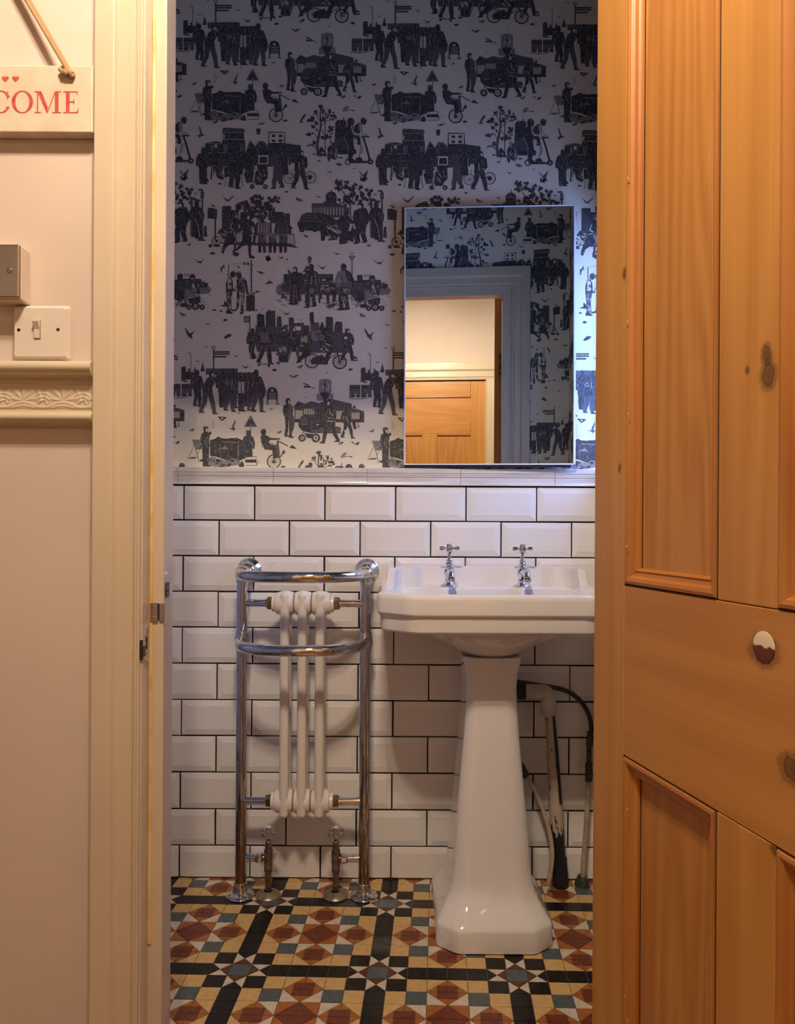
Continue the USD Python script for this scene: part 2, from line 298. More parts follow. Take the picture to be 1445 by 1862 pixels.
# back wall: grout bed, bevelled tiles row by row, border rail
def bevel_tile(w, h, t=0.0075, e=0.0042, bw=0.0165, cut=(0, 0, 0, 0)):
    'tile in x (width), z (height), facing -y, back at y = 0; cut = left, right, bottom, top sides without a bevel'
    b = [0.0012 if c else bw for c in cut]
    rings = []
    for i, d in ((0, 0), (0, e - .0012), (.0011, e), (1 - .07, t - .0003), (1, t)):
        f = [i * b[0], w - i * b[1], i * b[2], h - i * b[3]] if i > .01 else [i, w - i, i, h - i]
        rings.append(np.array([(f[0], -d, f[2]), (f[1], -d, f[2]), (f[1], -d, f[3]), (f[0], -d, f[3])]))
    v = np.vstack(rings); fc = []
    for r in range(4):
        for j in range(4):
            k2 = (j + 1) % 4; a, b_, c, d = r * 4 + j, r * 4 + k2, r * 4 + 4 + k2, r * 4 + 4 + j
            fc += [(a, b_, c), (a, c, d)]
    fc += [(16, 17, 18), (16, 18, 19)]
    return trimesh.Trimesh(v, fc, process=False)
lines_px = [882.2, 945.9, 1010.5, 1075.3, 1140.2, 1205.9, 1271.8, 1337.0, 1403.2, 1469.7, 1536.0, 1597.5]
ZL = [float(at(400, y, YW)[2]) for y in lines_px]
wb.add('grout', bx(BX0, YW - .0015, 0, BX1, YW, ZL[0] + .002), GROUT, smooth=False)
JOINT = .0041
for r in range(11):
    zt, zb = ZL[r], ZL[r + 1]; yc = (lines_px[r] + lines_px[r + 1]) / 2
    xa = float(at(335.3 - .013 * (yc - 914) + (64.2 if r % 2 else 0), yc, YW)[0])
    pitch = 127.9 / 630; k0 = math.floor((BX0 - xa) / pitch)
    for k in range(k0, 12):
        x0, x1 = xa + k * pitch, xa + (k + 1) * pitch
        c = [0, 0, int(r == 10), 0]
        if x1 <= BX0 + .02 or x0 >= BX1 - .02: continue
        if x0 < BX0: x0 = BX0; c[0] = 1
        if x1 > BX1: x1 = BX1; c[1] = 1
        j = lambda s=.0006: random.uniform(-s, s)
        z0, z1 = zb + JOINT / 2 + j(), zt - JOINT / 2 + j()
        if r == 10: z0 = .003
        xx0, xx1 = x0 + JOINT / 2 + j(), x1 - JOINT / 2 + j()
        m = bevel_tile(xx1 - xx0, z1 - z0, cut=c)
        m.apply_transform(trimesh.transformations.rotation_matrix(j(.004), (0, 0, 1)) @ trimesh.transformations.rotation_matrix(j(.004), (1, 0, 0)))
        m.apply_translation((xx0, YW - .0012, z0))
        wb.add('wall_tile', m, TILES[random.choice((0, 0, 1, 2))], smooth=False)
zb0, zb1 = ZL[0] + JOINT * .6, float(at(400, 849.9, YW)[2])
hb = zb1 - zb0
prof = [(0, 0), (.013, 0), (.013, .002), (.0105, .006), (.0095, hb * .28), (.0105, hb * .46), (.013, hb * .50), (.013, hb * .55), (.0105, hb * .565), (.0125, hb * .60), (.0125, hb * .66), (.0105, hb * .68), (.0135, hb * .72), (.0135, hb * .97), (.012, hb), (0, hb)]
bj = [-.99] + [float(at(x, 865, YW)[0]) for x in (154.5, 325, 498, 667.5, 836.5, 1007.3)] + [BX1 - .001]
bj[1:2] = [float(at(154.5 - 170.5, 865, YW)[0]) if False else bj[1]]
for a_, b_ in zip(bj[:-1], bj[1:]):
    wb.add('border_tile', sweep(prof, (a_ + .0006, YW - .0003, zb0), (b_ - .0006, YW - .0003, zb0), (0, -1, 0), (0, 0, 1)), MARBLE, smooth=25)
wb.add('joint_filler', bx(BX0, YW - .004, zb0 - .001, BX1, YW - .0003, zb1 - .001), pbr('border_joint', (0.40, 0.36, 0.33), 0.8), smooth=False)
Z_PAPER = zb1
# dado tiles on the three walls the camera does not see straight on (joined)
def side_tiles(thing, p0, p1, flip):
    p0, p1 = np.array(p0, float), np.array(p1, float); L = np.linalg.norm(p1 - p0); d = (p1 - p0) / L; out = []
    for r in range(11):
        z0, z1 = ZL[r + 1] + JOINT / 2, ZL[r] - JOINT / 2
        x = -(.1 if r % 2 else 0.0)
        while x < L - .01:
            a_, b_ = max(0.0, x), min(L, x + pitch - JOINT)
            if b_ - a_ > .03:
                m = bevel_tile(b_ - a_, z1 - z0, cut=[int(x < 0), int(x + pitch > L), int(r == 10), 0]); m.apply_translation((a_, 0, z0)); out.append(m)
            x += pitch
    m = cat_(out); R = np.eye(4); n = np.array([d[1], -d[0]])   # -y of the tile is the right of the direction
    R[:2, 0] = d; R[:2, 1] = -n; R[:2, 3] = p0
    m.apply_transform(R); return m
for th, p0, p1, nn in ((cl, (BX0, YB), (BX0, YW), (1, 0)), (wr, (BX1, YW), (BX1, YB), (-1, 0)), (wf, (XL - .11, YB), (BX0, YB), (0, 1)), (wf, (BX1, YB), (XR + .11, YB), (0, 1))):
    q0, q1 = np.array(p0) + np.array(nn) * .0012, np.array(p1) + np.array(nn) * .0012
    th.add('wall_tiles', side_tiles(th, q0, q1, 0), TILES[0], smooth=False, kind='stuff')
    lo, hi = np.minimum(p0, p1), np.maximum(p0, p1); e = np.abs(np.array(nn)) * .0015
    a0, a1 = np.array([lo[0], lo[1]]), np.array([hi[0], hi[1]])
    if nn[0] > 0: a1[0] += .0015
    if nn[0] < 0: a0[0] -= .0015
    if nn[1] > 0: a1[1] += .0015
    th.add('grout', bx(a0[0], a0[1], 0, a1[0], a1[1], zb1), GROUT, smooth=False)
    th.add('border_tile', sweep(prof, (*p0, zb0), (*p1, zb0), (*nn, 0), (0, 0, 1)), MARBLE, smooth=25)

# ------------------------------------------------------------------ bathroom floor: geometric tiles, a 7 x 7 repeat
fl = structure('floor', 'geometric Victorian tiled bathroom floor in black, buff, blue and terracotta', 'floor')
fl.add('mortar_bed', bx(BX0, YH + .015, -.1, BX1, YW, -.0012), FGROUT, smooth=False)
FO, FA, FB = np.array([-.03902, 1.74078]), np.array([.31577, -.00839]), np.array([.01777, .31700])
pieces = []
def piece(pts, col):
    q = [FO + FA * (u / 7) + FB * (v / 7) for u, v in pts]
    g = Polygon(q).intersection(sbox(BX0 + .001, YH + .017, BX1 - .001, YW - .004))
    if g.geom_type == 'Polygon' and g.area > 2e-5:
        g = g.buffer(-.00075, join_style=2)
        if g.geom_type == 'Polygon' and g.area > 1e-5: pieces.append((g, col))
def cell(i, j): return [(i - .5, j - .5), (i + .5, j - .5), (i + .5, j + .5), (i - .5, j + .5)]
def diamond(ox, oy, white):
    'a 2 x 2 block with centre (ox, oy); white = the side (dx, dy) that faces the big square'
    for sx, sy in ((-1, -1), (1, -1), (1, 1), (-1, 1)):
        piece([(ox + sx, oy + sy), (ox + sx, oy), (ox, oy + sy)], 'white' if sx * white[0] + sy * white[1] > 0 else 'buff')
        piece([(ox + sx, oy), (ox + sx * .5, oy + sy * .5), (ox + sx * .5, oy)], 'orange')
        piece([(ox, oy + sy), (ox + sx * .5, oy + sy * .5), (ox, oy + sy * .5)], 'orange')
        piece([(ox, oy), (ox + sx * .5, oy), (ox + sx * .5, oy + sy * .5), (ox, oy + sy * .5)], 'red')
for P in range(-4, 4):
    for Q in range(-3, 3):
        o = np.array([P * 7, Q * 7]); t = lambda pts: [(o[0] + a, o[1] + b) for a, b in pts]
        piece(t(cell(0, 0)), 'blue')
        for dx, dy in ((1, 0), (-1, 0), (0, 1), (0, -1)):
            c = np.array([dx, dy], float); n = np.array([-dy, dx]); d = np.array([dx, dy])
            co = lambda s, q: tuple(c + s * .5 * d + q * .5 * n)
            piece(t([co(-1, -1), co(-1, 1), tuple(c)]), 'brown'); piece(t([co(1, -1), co(1, 1), tuple(c)]), 'black')
            piece(t([co(-1, 1), co(1, 1), tuple(c)]), 'white'); piece(t([co(-1, -1), co(1, -1), tuple(c)]), 'white')
        for k in (2, 3, 4, 5): piece(t(cell(k, 0)), 'black'); piece(t(cell(0, k)), 'black')
        for sx in (1, 6):
            for sy in (1, 6):
                a_, b_ = (2 if sx == 1 else 5), (2 if sy == 1 else 5)
                piece(t(cell(sx, sy)), 'black'); piece(t(cell(sx, b_)), 'buff'); piece(t(cell(a_, sy)), 'buff'); piece(t(cell(a_, b_)), 'blue')
        for (ox, oy, w) in ((3.5, 1.5, (0, 1)), (3.5, 5.5, (0, -1)), (1.5, 3.5, (1, 0)), (5.5, 3.5, (-1, 0))):
            diamond(o[0] + ox, o[1] + oy, w)
        for sx, sy in ((-1, -1), (1, -1), (1, 1), (-1, 1)):
            m_ = o + np.array([3.5, 3.5])
            piece([tuple(m_), (m_[0] + sx, m_[1]), (m_[0], m_[1] + sy)], 'red')
            piece([(m_[0] + sx, m_[1] + sy), (m_[0] + sx, m_[1]), (m_[0], m_[1] + sy)], 'orange')
def seen(g):
    c = g.centroid; x = CX + F * c.x / c.y; y = CY + F * EYE / c.y
    if not (290 < x < 1085 and y < 1875): return 1e9
    if 800 < x < 995 and y < 1725: return 1e8         # under the pedestal
    return -g.area / c.y ** 3
pieces.sort(key=lambda p: seen(p[0]))
rest = {}
for i, (g, col) in enumerate(pieces):
    m = extrude(g, .0032 + random.uniform(-.00018, .00018)); m.apply_translation((0, 0, -.003))
    if i < 300: fl.add('floor_tile', m, FT[col], smooth=False)
    else: rest.setdefault(col, []).append(m)
for col, ms in rest.items():
    fl.add('small_floor_tiles', cat_(ms), FT[col], smooth=False, kind='stuff')
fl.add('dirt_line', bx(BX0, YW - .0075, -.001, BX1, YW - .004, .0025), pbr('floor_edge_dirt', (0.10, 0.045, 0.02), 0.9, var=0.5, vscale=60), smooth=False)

# ------------------------------------------------------------------ doorway: lining, stops, architraves
ARCH = [(0, 0), (0, .020), (.002, .0225), (.028, .0225), (.031, .0215), (.034, .017), (.037, .0145), (.058, .0145), (.0605, .0125), (.0615, .0095), (.0635, .0115), (.066, .0115), (.0675, .009), (.070, .009), (.070, 0)]
def architrave(t, x_out, x_in, zt, y, sgn, mat_, extra=()):
    w = abs(x_in - x_out); s = 1 if x_in > x_out else -1
    prof = [(a_ * w / .07, b_) for a_, b_ in ARCH]
    return sweep(prof, (x_out, y, 0), (x_out, y, zt), (s, 0, 0), (0, sgn, 0))
def head(x0, x1, z_in, wd, y, sgn):
    prof = [(a_ * wd / .07, b_) for a_, b_ in ARCH]
    return sweep(prof, (x0, y + sgn * .0005, z_in + wd), (x1, y + sgn * .0005, z_in + wd), (0, 0, -1), (0, sgn, 0))
lining = structure('trim_1', 'cream painted door lining with rebate and stop around the bathroom doorway', 'door frame')
def jamb(xr, s):
    'xr = rebate face; s = +1 for the left jamb (opening on its right)'
    xs = [xr - s * .03, xr]
    a_ = bx(min(xs), YH - .003, 0, max(xs), YB + .002, ZH + .0)
    xs = [xr, xr + s * .0225]
    return a_, rbx(min(xs) - (0.002 if s > 0 else 0), 1.221, 0, max(xs) + (0.002 if s < 0 else 0), YB + .001, ZH - .02, .0022)
for s, xr in ((1, XL), (-1, XR)):
    a_, b_ = jamb(xr, s)
    lining.add('jamb', a_, CREAM_OLD); lining.add('door_stop', b_, CREAM)
lining.add('head', bx(XL - .03, YH - .003, ZH, XR + .03, YB + .002, ZH + .03), CREAM_OLD)
lining.add('door_stop', rbx(XL, 1.221, ZH - .022, XR, YB + .001, ZH + .001, .002), CREAM)
lining.add('yellowed_paint_line', bx(XL + .0004, 1.2195, .35, XL + .0052, 1.2212, ZH - .1), pbr('yellowed_old_varnish', (0.66, 0.43, 0.14), 0.4, color2=(0.78, 0.62, 0.36), vscale=22, detail=4), smooth=False)
t2 = structure('trim_2', 'moulded cream architrave down the left of the bathroom doorway on the hall side', 'architrave')
t2.add('moulding', architrave(t2, XL - .073, XL - .003, ZH + .07, YH, -1, CREAM), CREAM, smooth=25)
t3 = structure('trim_3', 'moulded cream architrave on the hall side hidden behind the open pine door', 'architrave')
t3.add('moulding', architrave(t3, XR + .073, XR + .003, ZH + .07, YH, -1, CREAM), CREAM, smooth=25)
t3.add('moulding', head(XL - .073, XR + .073, ZH + .003, .07, YH, -1), CREAM, smooth=25)
t4 = structure('trim_4', 'moulded architrave around the doorway on the bathroom side, seen in the mirror', 'architrave')
t4.add('moulding', architrave(t4, XR + .088, XR + .014, ZH + .08, YB, 1, CREAM), CREAM, smooth=25)
t4.add('moulding', architrave(t4, XL - .10, XL - .018, ZH + .08, YB, 1, CREAM), CREAM, smooth=25)
t4.add('moulding', head(XL - .10, XR + .088, ZH + .006, .082, YB, 1), CREAM, smooth=25)

# dado rail with pressed relief, left of the doorway
dz = lambda py: float(at(80, py, 1.175)[2])
xe = XL - .0735
dado = structure('trim_5', 'cream embossed dado rail with palmette pattern on the hall wall', 'dado rail')
zt_, z1_, z2_, z3_, z4_, z5_, zb_ = [dz(v) for v in (655.5, 686, 696, 744, 749, 770, 775)]
P_ = [(0, zb_), (.005, zb_), (.012, z5_), (.019, z5_ + .0015), (.0225, z5_ + .005), (.0235, (z4_ + z5_) / 2), (.0225, z4_ - .005), (.018, z4_ - .0012), (.010, z4_), (.009, z3_), (.009, z2_), (.010, z2_ + .001), (.008, z1_ - .002), (.013, z1_ + .0005), (.020, z1_ + .0015), (.026, z1_ + .005), (.0295, z1_ + .011), (.0295, z1_ + .016), (.026, zt_ - .005), (.020, zt_ - .0015), (.012, zt_), (0, zt_)]
dado.add('rail', sweep([(a_, b_) for a_, b_ in P_], (HX0, YH, 0), (xe, YH, 0), (0, -1, 0), (0, 0, 1)), CREAM, smooth=40)
nx, nz = 560, 44
gx, gz = np.meshgrid(np.linspace(xe - .42, xe, nx), np.linspace(z3_ + .0005, z2_ - .0005, nz), indexing='ij')
H_ = z2_ - z3_; per = .0610
ph = ((gx - (xe - .049)) / per + .5) % 1 - .5; kk = np.floor((gx - (xe - .049)) / per + .5); lx = ph * per; lz = gz - z3_
def ridge(d, w): return np.exp(-(d / w) ** 2)
rr = np.hypot(lx, lz - H_ * .34); th = np.arctan2(lz - H_ * .34, lx)
fan = np.where(th > -.35, (.5 + .5 * np.cos((th - PI / 2) * 9)) ** 1.5, 0) * np.clip(1 - np.abs(rr - .013) / .013, 0, 1) ** .6
arc = ridge(rr - .027, .0022) * (th > -.1)
lx2 = ((gx - (xe - .049)) / per) % 1 * per - per / 2; r2 = np.hypot(lx2, lz - H_ * .2)
arc2 = (ridge(r2 - .006, .0016) + ridge(r2 - .0115, .0016) + ridge(r2 - .017, .0016)) * (lz > H_ * .2)
wave = ridge(lz - H_ * (.17 + .10 * np.cos(2 * PI * ph)), .0018) + ridge(lz - H_ * (.07 + .08 * np.cos(2 * PI * ph)), .0014)
hgt = np.clip(.9 * fan + .7 * arc + .75 * arc2 * (rr > .02) + .8 * wave, 0, 1.3)
edge = np.clip(np.minimum(lz, H_ - lz) / .003, 0, 1)
yy = YH - .0088 - 0.0013 * hgt * edge - .0012 * edge
V = np.stack([gx, yy, gz], -1).reshape(-1, 3); ii = np.arange((nx - 1) * nz).reshape(nx - 1, nz)[:, :-1].ravel()
Fc = np.vstack([np.c_[ii, ii + nz, ii + nz + 1], np.c_[ii, ii + nz + 1, ii + 1]])
dado.add('relief_band', trimesh.Trimesh(V, Fc, process=False), CREAM, smooth=True)
dado.add('nail_head', lathe([(0, .002), (.002, .0015), (.0028, 0)], 10, '-y', at(131, 694.5, YH - .012)), CREAM)

# window in the right wall
wi = structure('window_1', 'small bathroom window in the wall right of the basin, its daylight falling on the tiles', 'window')
fx = BX1 + .055
for a_ in (bx(fx, WY0, WZ0, fx + .05, WY0 + .035, WZ1), bx(fx, WY1 - .035, WZ0, fx + .05, WY1, WZ1), bx(fx, WY0, WZ0, fx + .05, WY1, WZ0 + .035), bx(fx, WY0, WZ1 - .035, fx + .05, WY1, WZ1)):
    wi.add('window_frame', a_, WHITE_EDGE)
wi.add('window_sill', rbx(BX1 - .02, WY0 - .02, WZ0 - .025, fx, WY1 + .02, WZ0, .003), WHITE_EDGE)
wi.add('pane', bx(fx + .02, WY0 + .03, WZ0 + .03, fx + .024, WY1 - .03, WZ1 - .03), PANE, smooth=False)

# ------------------------------------------------------------------ the open pine door
DX, DY, DANG = .302, 1.172, math.degrees(math.atan2(-.9783, .2073))
DW, DT, DZT = .711, .035, 1.952
ST, PN, MU = .092, .2145, .098
Z_LR0, Z_LR1, Z_BR, Z_TR = .690, .930, .205, 1.845
def pine_door(name, label, loc, rz, cols):
    d = Thing(name, label, 'door', loc, kind='structure', rz=rz)
    up, upb, ac, pa, mo, moh = cols
    g = .0005
    bv = .0015
    x2, x3 = ST + PN, ST + PN + MU
    for a_, b_ in ((0, ST), (DW - ST, DW)):
        d.add('stile', rbx(a_, 0, 0, b_, DT, DZT, bv), upb)
    for z0, z1 in ((0, Z_BR), (Z_LR0, Z_LR1), (Z_TR, DZT)):
        d.add('rail', rbx(ST + g, 0, z0, DW - ST - g, DT, z1, bv), ac)
    for z0, z1 in ((Z_BR, Z_LR0), (Z_LR1, Z_TR)):
        d.add('muntin', rbx(x2, 0, z0 + g, x3, DT, z1 - g, bv), up)
        for a_, b_ in ((ST, x2), (x3, DW - ST)):
            d.add('panel', bx(a_ - .004, .0135, z0 - .004, b_ + .004, DT - .0135, z1 + .004), pa, smooth=False)
            wm = .026
            for q0, q1 in ((a_, a_ + .0021), (b_ - .0021, b_)): d.add('dark_joint_line', bx(q0, .0007, z0, q1, .004, z1), DARKCRACK, smooth=False)  # dark strips along the joints of moulding, frame and panel
            for q0, q1 in ((z0, z0 + .0016), (z1 - .0016, z1)): d.add('dark_joint_line', bx(a_, .0007, q0, b_, .004, q1), DARKCRACK, smooth=False)
            for q0, q1 in ((a_ + .0245, a_ + .0272), (b_ - .0272, b_ - .0245)): d.add('dark_joint_line', bx(q0, .0131, z0 + .026, q1, .015, z1 - .026), DARKCRACK, smooth=False)
            pr = [(.0018, .0015), (.003, -.0015), (.007, -.0022), (.0115, .0), (.0145, .0045), (.019, .0065), (.0215, .0055), (.0235, .0075), (.0248, .0105), (.0248, .0150), (.0018, .0150)]
            for side in (0, 1):                          # both faces
                Y = lambda v: v if side == 0 else DT - v
                sg = 1 if side == 0 else -1
                for (p0, p1, u, vert) in (((a_, z0), (a_, z1), (1, 0), 1), ((b_, z0), (b_, z1), (-1, 0), 1), ((a_, z0), (b_, z0), (0, 1), 0), ((a_, z1), (b_, z1), (0, -1), 0)):
                    prof = np.array(pr)
                    P = lambda q, e: np.array([(q[0] + u[0] * a + (e * a if not vert else 0), Y(b), q[1] + u[1] * a + (e * a if vert else 0)) for a, b in prof])
                    m = loft([P(p0, 1), P(p1, -1)])      # mitred ends
                    d.add('moulding', m, mo if vert else moh, smooth=30)
    return d
door = pine_door('door_1', 'stripped orange pine four panel door standing open into the hall', (DX, DY, .008), DANG, (DPINE, DPINE_B, DPINE_H, DPINE_P, DPINE_M, DPINE_MH))
# the plugged lock hole in the middle of the rail, half white filler and half dark stain
FILLER = mat('filler_and_stain', {'g': ('texture_coordinate', {}), 's': ('separate_xyz', {}), 'n': ('noise_texture', {'scale': 160.0, 'detail': 3.0}), 'mm': ('math', {'math_type': 'multiply_add', 'value2': .012}), 'mr': ('map_range', {'from_min': .893, 'from_max': .899, 'to_min': 0.0, 'to_max': 1.0, 'clamp': True}),
              'r': ('rgb_ramp', {'ramp': [(.3, (.12, .030, .012)), (.6, (.74, .62, .48))]}), 'p': ('principled_bsdf', {'roughness': .5})},
             [('g.object', 's.vector'), ('g.object', 'n.vector'), ('n.fac', 'mm.value1'), ('s.z', 'mm.value3'), ('mm.value', 'mr.value'), ('mr.result', 'r.fac'), ('r.color', 'p.base_color')])
door.add('filled_hole', lathe([(0, .0016), (.013, .0013), (.0165, .0006), (.0172, -.002), (0, -.002)], 28, '-y', (.385, 0, .889)), FILLER, label='old lock hole plugged with white filler and brown stain')
door.add('hinge', bx(-.003, .018, 1.62, .001, DT + .004, 1.72), BRASS); door.add('hinge', bx(-.003, .018, .25, .001, DT + .004, .35), BRASS)
for px, pz in ((.104, 1.50), (.108, 1.17), (.106, .985), (.104, 1.30), (.112, .62), (.110, .36), (.117, .33)):
    door.add('nail_hole', lathe([(0, .0006), (.0013, .0004), (.0019, 0)], 8, '-y', (px, -.0042, pz)), SIGNWHITE)
# opposite door behind the camera, its frame
od = Thing('door_2', 'closed pine panel door across the hall, seen only in the mirror', 'door', (-.441, HY - .045, .008), kind='structure')
ox0, ox1 = -.441, .303
od.add('stile', rbx(ox0, HY - .045, .008, ox0 + .10, HY - .01, 1.972, .002), DPINE_B); od.add('stile', rbx(ox1 - .10, HY - .045, .008, ox1, HY - .01, 1.972, .002), DPINE_B)
for z0, z1 in ((.008, .21), (.70, .92), (1.622, 1.700), (1.872, 1.972)): od.add('rail', rbx(ox0 + .1005, HY - .045, z0, ox1 - .1005, HY - .01, z1, .002), DPINE_H)
om = (ox0 + ox1) / 2
for z0, z1 in ((.2105, .6995), (.9205, 1.6215)): od.add('muntin', rbx(om - .05, HY - .045, z0, om + .05, HY - .01, z1, .002), DPINE)
od.add('panel', bx(ox0 + .098, HY - .036, 1.697, ox1 - .098, HY - .019, 1.875), DPINE_H)
for z0, z1 in ((.205, .705), (.915, 1.627)):
    for a_, b_ in ((ox0 + .098, om - .048), (om + .048, ox1 - .098)): od.add('panel', bx(a_, HY - .036, z0, b_, HY - .022, z1), DPINE_P)
for (a_, b_, z) in ((ox0 + .1, ox1 - .1, 1.862), (ox0 + .1, om - .05, 1.610), (om + .05, ox1 - .1, 1.610)): od.add('moulding', rbx(a_, HY - .02, z, b_, HY - .011, z + .012, .003), DPINE_MH)
t6 = structure('trim_6', 'white painted architrave around the opposite pine door, seen in the mirror', 'architrave')
for x0, x1 in ((ox0 - .065, ox0 + .002), (ox1 + .065, ox1 - .002)): t6.add('moulding', architrave(t6, x0, x1, 1.978, HY, 1, CREAM), CREAM, smooth=25)
t6.add('moulding', head(ox0 - .066, ox1 + .066, 1.978, .115, HY, 1), CREAM, smooth=25)
t6.add('jamb', bx(ox0 - .008, HY - .09, 0, ox0 - .001, HY, 1.985), CREAM); t6.add('jamb', bx(ox1 + .001, HY - .09, 0, ox1 + .008, HY, 1.985), CREAM); t6.add('jamb', bx(ox0 - .008, HY - .09, 1.977, ox1 + .008, HY, 1.985), CREAM)
t6.add('backing', bx(ox0 - .01, HY - .1, 0, ox1 + .01, HY - .091, 1.985), BLACK)

# ------------------------------------------------------------------ towel radiator
h = EYE
UY, UXL, UXR = 2.096, -.4245, -.0866
s_ = F / UY
Zpx = lambda py, Y=UY: EYE - (py - CY) * Y / F
rad = Thing('towel_radiator', 'chrome towel rail with three cream radiator columns standing left of the basin', 'radiator', ((UXL + UXR) / 2, UY, 0))
ztop, zlow = Zpx(1043), Zpx(1166.5)
TR = .0147
for x in (UXL, UXR):
    rad.add('upright', lathe([(0, .012), (TR, .012), (TR, ztop), (0, ztop)], 28, at=(x, UY, 0)), CHROME_WORN)
    rad.add('floor_flange', lathe([(0, 0), (.0375, 0), (.039, .002), (.037, .005), (.031, .008), (.022, .012), (.0205, .016), (.0185, .020), (.0185, .035), (.0165, .038), (TR, .038), (TR, .01), (0, .01)], 36, at=(x, UY, .0002)), CHROME)
    # wall rose and stub, elbow ball, collar of the lower rail
    rad.add('wall_rose', lathe([(0, 0), (.0345, 0), (.0355, .003), (.033, .007), (.030, .009), (.0275, .013), (.022, .018), (.0205, .022), (.0205, .040), (.0185, .042), (.0, .042)], 36, '-y', (x, YW - .008, ztop + .001)), CHROME)
    rad.add('wall_stub', lathe([(0, 0), (.0165, 0), (.0165, YW - UY - .03), (0, YW - UY - .03)], 28, '-y', (x, YW - .022, ztop)), CHROME)
    e_ = trimesh.creation.icosphere(3, .0215); e_.apply_scale((1, 1, .92)); e_.apply_translation((x, UY, ztop)); rad.add('elbow', e_, CHROME)
    rad.add('collar', lathe([(TR, -.026), (.0175, -.026), (.0175, -.021), (.0165, -.019), (.0165, -.012), (.0, -.012)], 28, at=(x, UY, ztop)), CHROME)
    rad.add('rail_joint', lathe([(0, -.022), (.0165, -.022), (.0180, -.019), (.0180, -.015), (.0195, -.012), (.0215, 0), (.0195, .012), (.0180, .015), (.0180, .022), (.0165, .025), (0, .025)], 32, at=(x, UY, zlow)), CHROME)
    for k in range(4):
        a = k * PI / 2 + .55
        rad.add('screw', lathe([(0, .0017), (.0022, .0012), (.0032, 0)], 10, at=(x + .030 * math.cos(a), UY + .030 * math.sin(a), .0083)), DARKMETAL)
    rad.add('screw', lathe([(0, .0012), (.0025, .001), (.003, 0)], 10, '-y', (x, YW - .0148, ztop + .0315)), DARKMETAL)
def bow(z, depth, nn=2.5):
    t = np.linspace(0, PI, 61); hw = (UXR - UXL) / 2; xm = (UXR + UXL) / 2
    c, s = np.cos(t), np.sin(t)
    x = xm - hw * np.sign(c) * np.abs(c) ** (2 / nn); y = UY - depth * np.abs(s) ** (2 / nn)
    q = np.c_[x, y, np.full_like(x, z)]
    d = np.r_[0, np.cumsum(np.linalg.norm(np.diff(q, axis=0), axis=1))]; tt = np.linspace(0, d[-1], 80)
    return np.c_[[np.interp(tt, d, q[:, i]) for i in range(3)]].T
rad.add('towel_bar', tube(bow(ztop, .165), TR, 28), CHROME)
rad.add('towel_bar', tube(bow(zlow, .165), TR, 28), CHROME)
zc1, zc2 = Zpx(1098), Zpx(1457.5)
xm = -.2565; PIT = .0475
for x, d in ((UXL, 1), (UXR, -1)):
    for z in (zc1, zc2):
        x_in = xm - d * (PIT * 1.5 + .012)
        a_, b_ = sorted((x, x_in - d * .004)); rad.add('connecting_pipe', lathe([(0, 0), (.0105, 0), (.0105, b_ - a_), (0, b_ - a_)], 22, 'x', (a_, UY, z)), CHROME)
        a_ = x_in - d * .008
        rad.add('hex_nut', lathe([(0, -.0085), (.0150, -.0085), (.0172, -.0065), (.0172, .0065), (.0150, .0085), (0, .0085)], 6, 'x', (a_, UY, z)), BRASS if d > 0 else TARNISH, smooth=20)
        rad.add('union_nipple', lathe([(0, -.007), (.0115, -.007), (.0125, -.003), (.0125, .003), (.0, .003)], 20, 'x' if d < 0 else '-x', (a_ - d * .010, UY, z)), CHROME)
        rad.add('bush', lathe([(0, 0), (.0225, 0), (.0235, .002), (.0235, .008), (.028, .010), (.030, .013), (.030, .017), (0, .017)], 8 if False else 30, 'x' if d > 0 else '-x', (x_in - d * .0015, UY, z)), ENAMEL)
for k in (-1, 0, 1):
    x = xm + k * PIT; c = rad.path + '/' + numbered(rad.path, 'column_section')
    cx = UsdGeom.Xform.Define(stage, c)
    for z, sg in ((zc1, 1), (zc2, -1)):
        b_ = lathe([(0, -PIT / 2 + .0004), (.026, -PIT / 2 + .0004), (.0305, -PIT / 2 + .003), (.0335, -.010), (.0345, 0), (.0335, .010), (.0305, PIT / 2 - .003), (.026, PIT / 2 - .0004), (0, PIT / 2 - .0004)], 36, 'x', (x, UY, z))
        rad.add('header', b_, ENAMEL, parent=c)
    for yo in (-.0225, .0225):
        n_ = 12; a = np.linspace(0, PI / 2, 7); R = .0128
        prof = [(R * math.sin(q), zc2 - .035 + R * (1 - math.cos(q)) - .004) for q in a] + [(R * math.cos(q), zc1 + .026 + R * math.sin(q) - .006) for q in a]
        prof[0] = (0, prof[0][1]); prof[-1] = (0, prof[-1][1])
        rad.add('tube', lathe(prof, 26, at=(x, UY + yo, 0)), ENAMEL, parent=c)

